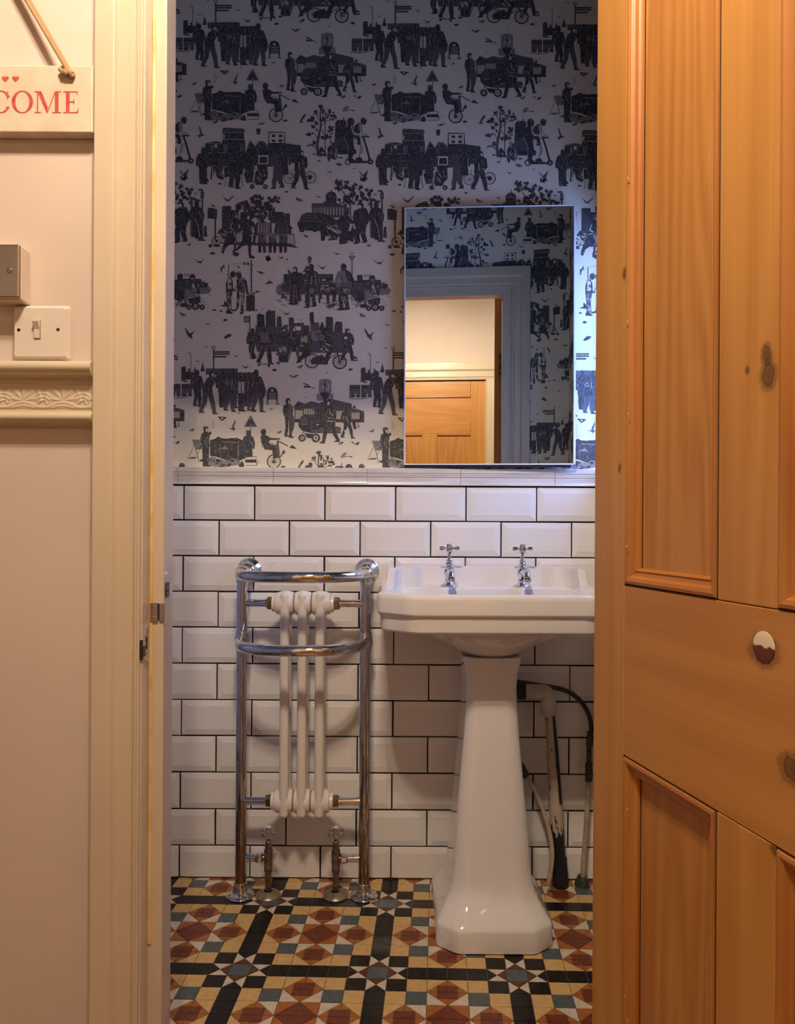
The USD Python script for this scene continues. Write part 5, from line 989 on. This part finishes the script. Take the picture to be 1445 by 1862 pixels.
# 6 the domed hall, the cab and the shoppers
a = motif(530, 320, 740, 1445)
a.P('m', (255, 345), (400, 345), (400, 320), (430, 320), (430, 240), (460, 205), (490, 195), (500, 155), (510, 195), (545, 210), (565, 250), (560, 340), (720, 400), (720, 520), (255, 520)); a.P('d', (430, 245), (470, 205), (530, 205), (565, 250), (560, 300), (435, 300)); a.L('l', 5, (455, 255), (545, 260)); a.L('d', 8, (255, 347), (400, 350), (560, 352), (600, 370)); a.bars('l', 275, 395, 385, 460, 7, 7); a.bars('l', 415, 390, 640, 490, 7, 13); a.L('d', 6, (400, 375), (640, 378)); a.R('d', 440, 310, 555, 330)
a.limb('m', [(740, 600), (735, 380), (690, 260), (630, 180)], 18, 8); a.L('d', 8, (735, 380), (790, 200))
for x, y, rx, ry, n in ((600, 120, 60, 80, 18), (680, 120, 40, 50, 9), (670, 310, 80, 60, 22), (790, 140, 26, 40, 5), (735, 180, 35, 30, 5), (860, 160, 24, 18, 3), (780, 240, 55, 50, 10), (885, 215, 24, 28, 4), (900, 275, 30, 28, 4), (970, 200, 40, 45, 9), (990, 300, 50, 60, 9), (1060, 320, 40, 40, 6), (820, 330, 50, 50, 8)): a.leaves(x, y, rx, ry, n, 27)
a.P('d', (72, 600), (95, 570), (130, 490), (190, 462), (330, 460), (440, 490), (520, 520), (560, 560), (560, 690), (300, 690), (160, 680), (90, 660)); a.P('m', (125, 540), (150, 490), (190, 478), (250, 478), (250, 545)); a.P('m', (262, 478), (310, 480), (350, 545), (262, 545)); a.L('l', 5, (90, 562), (380, 572)); a.E('d', 130, 670, 34, 36); a.E('m', 130, 672, 18, 20); a.E('d', 290, 690, 24, 14); a.folds(sbox(340, 490, 560, 640), 26, 'm', 9, .5, 50); a.L('m', 6, (180, 640), (340, 645))
a.P('d', (360, 640), (420, 620), (440, 700), (410, 810), (370, 812)); a.P('d', (430, 640), (540, 560), (720, 480), (710, 640), (560, 800), (460, 810), (480, 740), (430, 760)); a.folds(sbox(430, 600, 640, 790), 40, 'l', 8, .7, 50); a.folds(sbox(540, 500, 700, 680), 14, 'm', 7, 1.2, 60)
a.man(680, 430, 850, 120, .0, n=8, legs=0, hem=.6); a.P('d', (640, 640), (720, 640), (700, 840), (660, 850), (600, 860), (600, 790)); a.P('d', (700, 720), (760, 640), (800, 680), (770, 830), (700, 800)); a.folds(sbox(600, 700, 780, 840), 16, 'm', 7, 1, 50)
a.L('l', 10, (705, 480), (800, 590)); a.man(870, 340, 850, 140, .05, n=12, hem=.58, face=-2, arms=((-.5, .48), (.5, .5)), toe=-1); a.P('d', (805, 430), (930, 400), (965, 480), (950, 600), (880, 640), (810, 600)); a.folds(sbox(810, 430, 960, 620), 12, 'm', 6, 1.2, 70); a.E('l', 850, 385, 28, 22); a.P('l', (730, 600), (770, 600), (740, 690), (710, 690)); a.L('d', 18, (780, 560), (830, 700), (850, 830)); a.P('d', (890, 740), (930, 770), (890, 810), (880, 780))
a.R('m', 985, 300, 1012, 770); a.L('d', 6, (1005, 300), (1005, 770)); a.man(1060, 330, 800, 120, .0, n=2, legs=0, hem=.95, top='d'); a.P('d', (1010, 400), (1100, 400), (1140, 540), (1130, 800), (1040, 800), (1005, 640)); a.L('l', 9, (1040, 540), (1080, 650), (1100, 780)); a.L('l', 7, (1090, 450), (1130, 560)); a.L('d', 5, (1060, 500), (1110, 640))
a.R('m', 1122, 200, 1142, 800); a.R('d', 1110, 210, 1152, 290); a.P('d', (1075, 183), (1135, 178), (1140, 200), (1080, 198)); a.R('f', 1120, 225, 1140, 260); a.P('d', (1060, 820), (1110, 790), (1170, 815), (1165, 830)); a.P('m', (1155, 640), (1180, 632), (1195, 775), (1145, 775)); a.folds(sbox(1145, 640, 1195, 775), 8, 'd', 8, 1.5, 40); a.P('f', (1025, 225), (1070, 220), (1060, 245), (1030, 240))
a.pigeon(100, 300, 50, -1); a.fly(340, 260, 44, 'm', .9); a.pigeon(185, 755, 34, -1); a.pigeon(962, 872, 30); a.P('m', (860, 5), (900, 40), (930, 0), (920, 60), (935, 72), (885, 70), (860, 60))

# 7 the railing sitters and the cyclist
a = motif(370, 345, 550, 1445)
a.P('d', (60, 268), (120, 262), (200, 290), (195, 432), (62, 420)); a.folds(sbox(65, 275, 195, 420), 12, 'm', 5, 0, 80); a.R('m', 160, 280, 184, 740); a.L('d', 5, (163, 290), (163, 730)); a.P('d', (100, 205), (140, 225), (168, 235), (160, 258), (130, 240))
a.R('d', 272, 240, 402, 600); a.bars('m', 295, 265, 385, 580, 5, 8); a.R('d', 402, 300, 512, 590); a.R('l', 512, 320, 540, 575); a.R('d', 540, 330, 700, 600); a.P('d', (1000, 290), (1045, 300), (1050, 325), (1160, 325), (1170, 350), (1260, 350), (1262, 570), (1000, 470)); a.bars('m', 1080, 345, 1240, 460, 7, 6)
for x, y, rx, ry, n in ((620, 250, 160, 70, 34), (740, 140, 60, 60, 14), (830, 160, 40, 80, 12), (870, 270, 120, 80, 30), (520, 210, 50, 40, 8), (960, 150, 36, 32, 6), (1060, 160, 50, 55, 9), (980, 250, 60, 60, 10), (910, 210, 30, 30, 5), (800, 370, 150, 70, 34), (950, 380, 90, 50, 14), (640, 200, 30, 24, 4)): a.leaves(x, y, rx, ry, n, 30)
a.L('m', 7, (790, 190), (830, 260)); a.folds(sbox(500, 200, 1050, 420), 60, 'm', 6, .9, 34)
a.L('d', 5, (490, 640), (1320, 655)); a.L('d', 7, (1320, 655), (1335, 830), (1370, 845)); a.bars('d', 500, 640, 1310, 790, 30, 4); a.P('d', (260, 770), (540, 770), (1280, 790), (1380, 850), (1200, 830), (640, 810), (300, 800))
a.O('d', 192, 750, 66, 12, 6); a.E('d', 192, 750, 20); a.folds(sbox(130, 780, 260, 850), 10, 'd', 16, .3, 60); a.P('d', (200, 640), (250, 570), (400, 590), (340, 690), (390, 760), (330, 790), (240, 660)); a.folds(sbox(210, 590, 400, 780), 20, 'l', 8, .8, 60); a.E('d', 350, 750, 30)
a.man(440, 340, 900, 130, .0, n=12, legs=0, hem=.52, hat=1, face=2, lean=.05); a.P('d', (370, 640), (480, 600), (490, 760), (460, 900), (440, 900), (450, 760), (330, 840), (290, 940), (260, 920), (270, 850)); a.L('l', 9, (440, 640), (480, 700), (470, 780)); a.L('l', 16, (420, 480), (390, 560), (440, 590)); a.L('d', 10, (490, 580), (540, 585)); a.folds(sbox(370, 600, 490, 720), 8, 'l', 8, .4, 60)
a.man(640, 350, 1000, 150, .0, n=14, legs=0, hem=.46, face=2, arms=((-.5, .3), (.85, .42))); a.P('d', (570, 640), (700, 620), (700, 780), (690, 960), (660, 960), (650, 800), (560, 830), (480, 900), (460, 890), (570, 740)); a.P('d', (430, 890), (525, 935), (520, 950), (480, 980), (430, 950)); a.P('d', (665, 955), (700, 950), (755, 990), (740, 1005), (665, 1000)); a.folds(sbox(560, 470, 700, 640), 12, 'm', 7, .5, 60); a.limb('d', [(690, 480), (770, 570), (730, 790)], 40, 30)
for x, w, t, yt in ((855, 140, 'd', 385), (1005, 130, 'f', 395), (1160, 150, 'm', 360)):
    a.man(x, yt, 930, w, .0, n=4, legs=0, hem=.52, top=t, face=1); q = a.P('f', (x - 60, 650), (x + 62, 650), (x + 66, 780), (x - 58, 780)); a.folds(q, 18, 'd', 11, 1.2, 40)
    for s_1 in (-34, 34): a.limb('d', [(x + s_1, 770), (x + s_1, 850), (x + s_1 + 4, 905)], 42, 32); a.E('d', x + s_1, 900, 22, 24)
a.bars('l', 800, 480, 920, 640, 6, 11); a.bars('d', 810, 480, 910, 640, 5, 7); a.P('d', (975, 480), (1060, 480), (1060, 640), (1045, 640), (1010, 560), (970, 650)); a.P('l', (990, 490), (1050, 490), (1030, 630), (1000, 640)); a.folds(sbox(1090, 480, 1230, 640), 8, 'd', 8, 1, 50); a.limb('d', [(1230, 480), (1255, 570), (1270, 650)], 30, 20)
a.P('d', (905, 965), (930, 985), (955, 945), (965, 1000), (990, 1010), (950, 1040), (920, 1030)); a.pigeon(1130, 995, 34); a.E('d', 1220, 1018, 16, 8); a.E('d', 135, 930, 38, 18); a.E('d', 100, 820, 28, 26); a.E('d', 1280, 560, 18, 20); a.P('m', (272, 90), (345, 145), (370, 140), (445, 75), (440, 100), (385, 155), (385, 172), (330, 168))

# 8 the harbour
a = motif(495, 450, 725, 1445)
a.P('f', (40, 490), (60, 430), (110, 415), (1300, 430), (1360, 490), (1330, 540), (60, 545)); a.P('m', (130, 400), (700, 400), (1320, 430), (1300, 470), (1000, 500), (1000, 540), (540, 540), (110, 500)); a.folds(sbox(60, 420, 1340, 540), 60, 'd', 6, 0, 50)
for _ in range(120):
    x = art_rng.uniform(40, 1340); y = art_rng.uniform(540, 670); a.L('d', 4.5, (x, y), (x + art_rng.uniform(14, 34), y + 1))
a.R('d', 132, 305, 695, 398); a.bars('m', 150, 318, 685, 350, 22, 9); a.windows('l', 150, 355, 690, 390, 8, 1, .55); a.O('d', 370, 320, 48, 7); a.R('m', 525, 318, 650, 350); a.P('d', (710, 390), (725, 342), (745, 390))
a.P('d', (905, 385), (970, 380), (970, 320), (1000, 312), (1030, 320), (1030, 372), (1110, 370), (1110, 330), (1170, 330), (1175, 372), (1240, 372), (1240, 400), (1320, 420), (1310, 470), (1040, 450), (905, 440)); a.bars('d', 1050, 310, 1160, 340, 7, 5); a.R('f', 920, 410, 1020, 420); a.folds(sbox(1040, 380, 1300, 450), 16, 'f', 6, 0, 50)
a.R('d', 108, 400, 116, 500); a.R('d', 330, 400, 338, 520); [a.L('d', 6, (112, y), (220, y + 30), (334, y - 2)) for y in (430, 460, 490)]
a.man(262, 222, 660, 130, .0, n=2, legs=0, hem=.9, face=-2); a.P('d', (190, 300), (330, 290), (330, 470), (290, 480), (300, 650), (240, 660), (190, 645), (215, 600), (225, 470)); a.L('l', 5, (245, 430), (245, 640)); a.L('l', 5, (265, 430), (290, 640)); a.L('d', 20, (200, 290), (185, 265)); a.E('l', 258, 258, 13, 22)
a.L('d', 10, (425, 190), (425, 150)); a.P('d', (402, 125), (425, 95), (452, 125), (435, 175), (416, 175)); a.E('f', 425, 140, 10, 18)
a.man(445, 190, 690, 120, .03, n=14, hem=.52, top='d', bot='d', toe=-1, face=-1, arms=((-.35, .06), (.5, .45))); a.P('f', (420, 470), (485, 470), (470, 530), (425, 530)); a.L('l', 8, (450, 330), (440, 420)); a.L('l', 8, (490, 300), (500, 410)); a.P('l', (445, 560), (455, 560), (450, 660), (440, 660))
a.P('d', (530, 410), (600, 440), (640, 430), (680, 400), (720, 440), (730, 520), (720, 620), (690, 640), (690, 540), (650, 540), (650, 640), (625, 645), (620, 540), (570, 500), (565, 590), (550, 590), (545, 635), (530, 635)); a.folds(sbox(540, 420, 720, 520), 22, 'l', 7, .4, 40); a.E('d', 660, 380, 24, 26); a.E('f', 672, 390, 16, 14); a.P('m', (610, 680), (660, 650), (720, 640), (735, 620), (740, 640), (700, 680), (650, 695)); a.L('d', 5, (650, 690), (660, 720)); a.L('d', 5, (690, 685), (710, 720))
a.man(825, 185, 715, 120, .02, n=16, hem=.5, top='f', bot='d', toe=-1, face=0, lean=-.02); a.P('d', (830, 250), (890, 280), (940, 380), (880, 400), (840, 330)); a.folds(sbox(780, 460, 900, 680), 16, 'l', 7, 1.3, 60); a.bars('d', 790, 400, 890, 455, 7, 6); a.P('d', (730, 705), (790, 690), (885, 690), (885, 712), (760, 722)); a.L('d', 8, (910, 620), (912, 120)); a.P('d', (880, 95), (945, 95), (930, 130), (910, 145), (890, 125)); a.P('l', (892, 102), (932, 102), (912, 130)); a.fly(910, 65, 32); a.L('f', 5, (995, 500), (995, 420))
a.P('d', (890, 500), (960, 485), (1050, 490), (1060, 590), (1000, 640), (940, 600)); a.folds(sbox(900, 490, 1050, 620), 14, 'm', 6, .5, 50); a.E('d', 1140, 360, 36, 40); a.E('f', 1140, 372, 24, 16); a.P('d', (1115, 420), (1190, 400), (1230, 450), (1225, 545), (1120, 530)); a.folds(sbox(1120, 420, 1225, 530), 16, 'l', 7, 1.2, 44); a.P('f', (1050, 530), (1130, 530), (1220, 570), (1090, 590), (1075, 650), (1045, 640)); a.L('d', 6, (1060, 535), (1060, 640)); a.P('d', (1090, 600), (1230, 570), (1230, 640), (1150, 660), (1100, 650)); a.P('d', (990, 655), (1080, 640), (1080, 690), (1010, 690)); a.O('d', 1175, 680, 34, 26); a.O('d', 1250, 695, 20, 22); a.O('d', 1100, 695, 20, 20); a.E('f', 1175, 680, 14)
a.fly(740, 70, 46, 'm', .9); a.fly(570, 230, 60); a.P('m', (100, 590), (110, 510), (130, 540), (180, 580), (130, 580)); a.P('f', (940, 680), (970, 630), (1000, 610), (970, 690)); a.E('d', 0, 405, 8)

# 9 the towers and the delivery cyclist
a = motif(440, 555, 660, 1445)
a.P('m', (68, 320), (160, 320), (160, 240), (180, 240), (180, 110), (205, 102), (265, 115), (270, 265), (285, 265), (285, 90), (330, 48), (345, 70), (395, 62), (400, 255), (415, 255), (418, 140), (445, 130), (470, 140), (475, 270), (500, 240), (560, 230), (560, 150), (615, 145), (620, 215), (735, 210), (740, 240), (810, 240), (810, 85), (855, 85), (860, 205), (918, 208), (925, 270), (958, 190), (985, 290), (1003, 240), (1003, 135), (1085, 145), (1088, 320), (1100, 320), (1105, 240), (1125, 196), (1195, 200), (1200, 330), (1300, 330), (1290, 570), (820, 570), (600, 555), (180, 555), (160, 470), (68, 440))
a.P('d', (182, 112), (205, 102), (265, 115), (270, 265), (182, 262)); a.L('d', 4, (205, 105), (260, 35)); a.bars('d', 300, 80, 385, 260, 6, 9); a.bars('d', 425, 150, 465, 260, 4, 7); a.P('d', (560, 150), (615, 145), (618, 240), (562, 240)); a.P('d', (810, 85), (855, 85), (858, 230), (815, 230)); a.P('d', (925, 290), (958, 190), (990, 290)); a.P('d', (1003, 135), (1080, 145), (1080, 290), (1003, 290)); a.bars('m', 1015, 150, 1072, 280, 5, 6); a.P('d', (1105, 240), (1125, 196), (1195, 200), (1195, 320), (1105, 320)); a.R('l', 615, 252, 705, 302); a.R('l', 545, 240, 562, 300); a.R('l', 805, 190, 820, 320); a.P('d', (620, 215), (735, 210), (735, 245), (620, 250)); a.windows('m', 1110, 210, 1190, 310, 4, 4, .4); a.P('d', (68, 320), (100, 320), (100, 440), (68, 440))
a.R('m', 22, 128, 92, 205); a.R('f', 34, 150, 80, 190); a.L('m', 9, (92, 125), (92, 320)); a.L('d', 4, (97, 125), (97, 320)); a.folds(sbox(160, 300, 1280, 550), 30, 'd', 6, 0, 60); a.P('d', (330, 345), (410, 335), (400, 380), (335, 385))
a.man(125, 275, 645, 90, .0, n=8, legs=0, hem=.5); a.P('d', (85, 460), (160, 450), (140, 560), (175, 620), (150, 645), (85, 640), (110, 620), (80, 540)); a.L('l', 6, (95, 420), (150, 370)); a.L('l', 5, (120, 480), (105, 600))
a.man(265, 250, 700, 130, .10, lean=.03, top='d', bot='d', n=8, hem=.48); a.bars('l', 225, 330, 310, 450, 6, 6); a.L('l', 6, (245, 480), (190, 640)); a.L('l', 7, (300, 480), (290, 660)); a.L('d', 9, (195, 705), (380, 702)); a.E('d', 200, 715, 14, 16); a.E('d', 322, 722, 12, 20)
a.man(490, 262, 680, 95, .0, n=8, hem=.55, face=2); a.P('m', (405, 600), (440, 490), (540, 490), (560, 600)); a.folds(sbox(430, 490, 540, 570), 14, 'l', 9, 1, 50); a.P('d', (440, 600), (540, 600), (545, 680), (500, 670), (500, 625), (465, 625), (465, 672), (435, 672))
a.man(610, 252, 700, 130, .0, n=10, legs=0, hem=.52, face=2, toe=1); a.P('d', (560, 480), (660, 470), (680, 560), (710, 680), (640, 695), (670, 650), (630, 520), (590, 560), (550, 680), (480, 680), (540, 620)); a.L('l', 8, (590, 510), (550, 640)); a.L('l', 8, (650, 500), (690, 650)); a.L('l', 6, (600, 330), (580, 390), (640, 400))
a.E('d', 748, 312, 44, 38); a.man(755, 285, 690, 110, .0, n=12, legs=0, hem=.52, toe=1); a.P('d', (700, 490), (790, 480), (830, 590), (700, 660), (660, 650), (720, 580)); a.folds(sbox(690, 350, 800, 500), 10, 'l', 9, .9, 60)
a.O('d', 838, 666, 82, 13, 6); a.O('d', 1168, 680, 78, 15, 6); a.P('d', (820, 660), (860, 620), (960, 590), (1010, 660), (1025, 710), (830, 705)); a.L('d', 12, (920, 700), (1020, 700)); a.L('f', 15, (1010, 660), (1130, 580)); a.L('d', 14, (1168, 680), (1130, 540), (1080, 480)); a.limb('d', [(930, 480), (1060, 530), (1010, 640), (1000, 680)], 70, 40); a.P('d', (940, 330), (1000, 310), (1060, 400), (1130, 510), (1110, 520), (1020, 450), (990, 480), (930, 470)); a.folds(sbox(930, 330, 1060, 560), 18, 'l', 7, .5, 60); a.E('d', 985, 300, 42, 34); a.E('d', 1045, 315, 22, 40)
a.P('f', (830, 310), (940, 300), (935, 420), (870, 430), (830, 410)); a.folds(sbox(835, 310, 935, 420), 10, 'd', 7, 1.2, 60)
a.man(1255, 280, 665, 100, .11, lean=.01, n=9, toe=1, hat=1, face=2, hem=.5); a.E('d', 1365, 660, 18, 9); a.E('l', 1240, 390, 26, 16)
a.fly(533, 100, 58); a.pigeon(690, 735, 40); a.E('d', 388, 775, 26, 14); a.E('d', 432, 690, 24, 12); a.E('d', 1297, 768, 26, 12); a.E('d', 1015, 806, 12, 5); a.fly(705, 175, 26)

# 10 the couple by the bin
a = motif(380, 460, 500, 1445)
a.L('m', 18, (428, 530), (428, 270)); a.L('d', 7, (432, 530), (432, 270)); a.L('m', 24, (928, 850), (928, 160)); a.L('d', 10, (920, 840), (920, 160)); [a.E('d', 945, y, 12, 9) for y in (260, 370, 410, 510, 620, 730)]; a.L('m', 5, (430, 270), (620, 230), (930, 170)); a.P('d', (610, 270), (650, 290), (675, 330), (650, 340)); a.P('d', (740, 235), (800, 215), (800, 265), (760, 260)); a.E('d', 855, 240, 30, 26)
a.E('d', 525, 470, 60, 74, 20); a.E('f', 550, 425, 20, 16); a.P('d', (405, 560), (470, 530), (520, 600), (530, 790), (590, 800), (575, 835), (520, 830), (375, 820), (370, 700)); a.folds(sbox(380, 560, 520, 800), 14, 'l', 18, 1.3, 100); a.L('l', 26, (440, 570), (420, 690), (470, 780)); a.P('m', (370, 820), (520, 830), (500, 950), (490, 1080), (500, 1250), (400, 1260), (390, 1000)); a.folds(sbox(380, 840, 510, 1240), 26, 'd', 16, 1.2, 110); a.folds(sbox(380, 840, 510, 1240), 12, 'l', 12, 1.2, 110); a.P('d', (380, 1260), (450, 1250), (530, 1320), (520, 1335), (375, 1325)); a.P('d', (480, 1240), (560, 1240), (640, 1190), (600, 1270), (510, 1280))
a.E('d', 655, 490, 58, 82, -15); a.E('f', 665, 430, 30, 28); a.P('f', (610, 590), (720, 540), (800, 560), (840, 700), (800, 830), (620, 830), (600, 720)); a.P('d', (605, 580), (640, 570), (650, 700), (760, 800), (620, 820)); a.P('d', (770, 600), (820, 600), (850, 760), (860, 870), (820, 900), (800, 760)); a.folds(sbox(620, 580, 800, 810), 12, 'd', 14, .5, 90); a.P('d', (610, 830), (790, 830), (770, 1000), (760, 1260), (690, 1280), (700, 1000), (670, 960), (660, 1210), (600, 1230), (610, 1000)); a.folds(sbox(610, 840, 780, 1240), 26, 'l', 14, 1.3, 100); a.P('d', (680, 1300), (770, 1260), (740, 1330), (690, 1355)); a.L('f', 20, (560, 800), (600, 720))
a.P('d', (815, 940), (1005, 930), (1000, 1260), (880, 1280), (815, 1265)); a.bars('m', 840, 960, 985, 1250, 5, 8); a.P('f', (830, 900), (870, 850), (910, 900), (960, 850), (1010, 870), (990, 930), (830, 940)); a.P('d', (1000, 870), (1050, 820), (1120, 855), (1060, 870)); a.P('d', (900, 900), (1005, 950), (990, 970), (920, 930)); a.folds(sbox(880, 1220, 1080, 1290), 14, 'd', 22, .3, 60); a.P('d', (760, 1275), (830, 1250), (820, 1270)); a.P('d', (245, 1165), (330, 1130), (330, 1040), (400, 1100), (390, 1180))
a.P('m', (250, 320), (290, 300), (330, 230), (335, 290), (355, 320), (300, 330), (270, 440), (255, 440)); a.P('m', (1040, 400), (1120, 410), (1180, 430), (1250, 465), (1180, 440), (1140, 460)); a.P('m', (1225, 680), (1330, 600), (1390, 650), (1350, 670), (1240, 690)); a.P('d', (1340, 640), (1395, 650), (1370, 670)); a.E('d', 115, 1250, 48, 16); a.E('d', 262, 1270, 26, 20); a.P('d', (1235, 70), (1290, 120), (1310, 30), (1340, 110), (1370, 130), (1300, 190), (1255, 170))

# the loose birds between the scenes
a = motif(300, 430, 740, 1445)
a.P('m', (118, 545), (140, 575), (152, 580), (178, 560), (160, 590), (165, 615), (135, 595)); a.L('d', 5, (120, 547), (150, 590)); a.L('d', 3, (140, 585), (165, 612)); a.fly(255, 522, 22, 'm', .9); a.fly(205, 150, 34); a.pigeon(108, 466, 22, -1); a.E('d', 360, 500, 12, 7); a.P('d', (350, 605), (375, 582), (400, 585), (390, 600), (360, 612)); a.P('m', (548, 205), (575, 212), (600, 225), (572, 218))
a = motif(300, 0, 720, 1445)
a.P('m', (92, 1065), (115, 1090), (150, 1055), (135, 1100), (145, 1118), (110, 1125), (118, 1100)); a.L('d', 4, (94, 1068), (122, 1108)); a.fly(1030, 1075, 22, 'm', .9)

repeat = {t: [] for t in 'dmf'}
for a in motifs:
    for t, g in a.done().items():
        for q in getattr(g, 'geoms', [g]):
            if q.geom_type == 'Polygon' and q.area > .12: repeat[t].append(q)
# to metres on the back wall: u = X, v = Z
def to_wall(g): return affinity.affine_transform(g, [YW / F, ROLL * YW / F, ROLL * YW / F, -YW / F, (-CX - ROLL * CY) * YW / F, EYE + (CY - ROLL * CX) * YW / F])
PUm, PVm = PU * YW / F, PV * YW / F
repeat = {t: [to_wall(q) for q in v] for t, v in repeat.items()}
def to_mesh(polys, place):
    V, T, n = [], [], 0
    for q in polys:
        try: v, f = trimesh.creation.triangulate_polygon(q, engine='earcut')
        except Exception: continue
        if len(f) == 0: continue
        V.append(v); T.append(np.asarray(f) + n); n += len(v)
    V = np.vstack(V); T = np.vstack(T); P = place(V[:, 0], V[:, 1])
    return P, T
def paper(thing, u0, u1, v0, v1, place, normal, du=0.0, dv=0.0, cut=None):
    region = sbox(u0, v0, u1, v1)
    if cut is not None: region = region.difference(cut)
    from shapely.prepared import prep
    pr = prep(region); per = {}
    for t, name, m_ in (('d', 'printed_ink', INK), ('m', 'printed_wash', WASH), ('f', 'printed_faint_wash', FAINT)):
        out = []
        for q in repeat[t]:
            bx0, by0, bx1_, by1 = q.bounds
            for i in range(math.floor((u0 - bx1_ - du) / PUm), math.ceil((u1 - bx0 - du) / PUm) + 1):
                for j in range(math.floor((v0 - by1 - dv) / PVm), math.ceil((v1 - by0 - dv) / PVm) + 1):
                    s_1 = affinity.translate(q, i * PUm + du, j * PVm + dv)
                    if pr.contains(s_1): out.append(s_1)
                    elif pr.intersects(s_1):
                        c = s_1.intersection(region)
                        out += [g for g in getattr(c, 'geoms', [c]) if g.geom_type == 'Polygon' and g.area > 1e-8]
        P, T = to_mesh(out, place)
        P = P + np.array(normal) * {'d': .00024, 'm': .00012, 'f': 0.0}[t]
        nn = np.cross(P[T[:, 1]] - P[T[:, 0]], P[T[:, 2]] - P[T[:, 0]]).sum(0)
        if np.dot(nn, normal) < 0: T = T[:, ::-1]
        thing.add(name, trimesh.Trimesh(P, T, process=False), m_, smooth=False, kind='stuff')
EPS = .0004
paper(wb, BX0, BX1, Z_PAPER, ZC, lambda u, v: np.c_[u, np.full_like(u, YW - EPS), v], (0, -1, 0))
ent = sbox(-XR - .089, 0, -XL + .105, ZH + .09)
paper(wf, -BX1, -BX0, Z_PAPER, ZC, lambda u, v: np.c_[-u, np.full_like(u, YB + EPS), v], (0, 1, 0), du=-.005, dv=-.038, cut=ent)
paper(wr, BX1, BX1 + (YW - YB), Z_PAPER, ZC, lambda u, v: np.c_[np.full_like(u, BX1 - EPS), YW - (u - BX1), v], (-1, 0, 0), cut=sbox(BX1 + YW - WY1 - .001, WZ0 - .028, BX1 + YW - WY0 + .001, WZ1))
paper(cl, BX0 - (YW - YB), BX0, Z_PAPER, ZC, lambda u, v: np.c_[np.full_like(u, BX0 + EPS), YW + (u - BX0), v], (1, 0, 0))
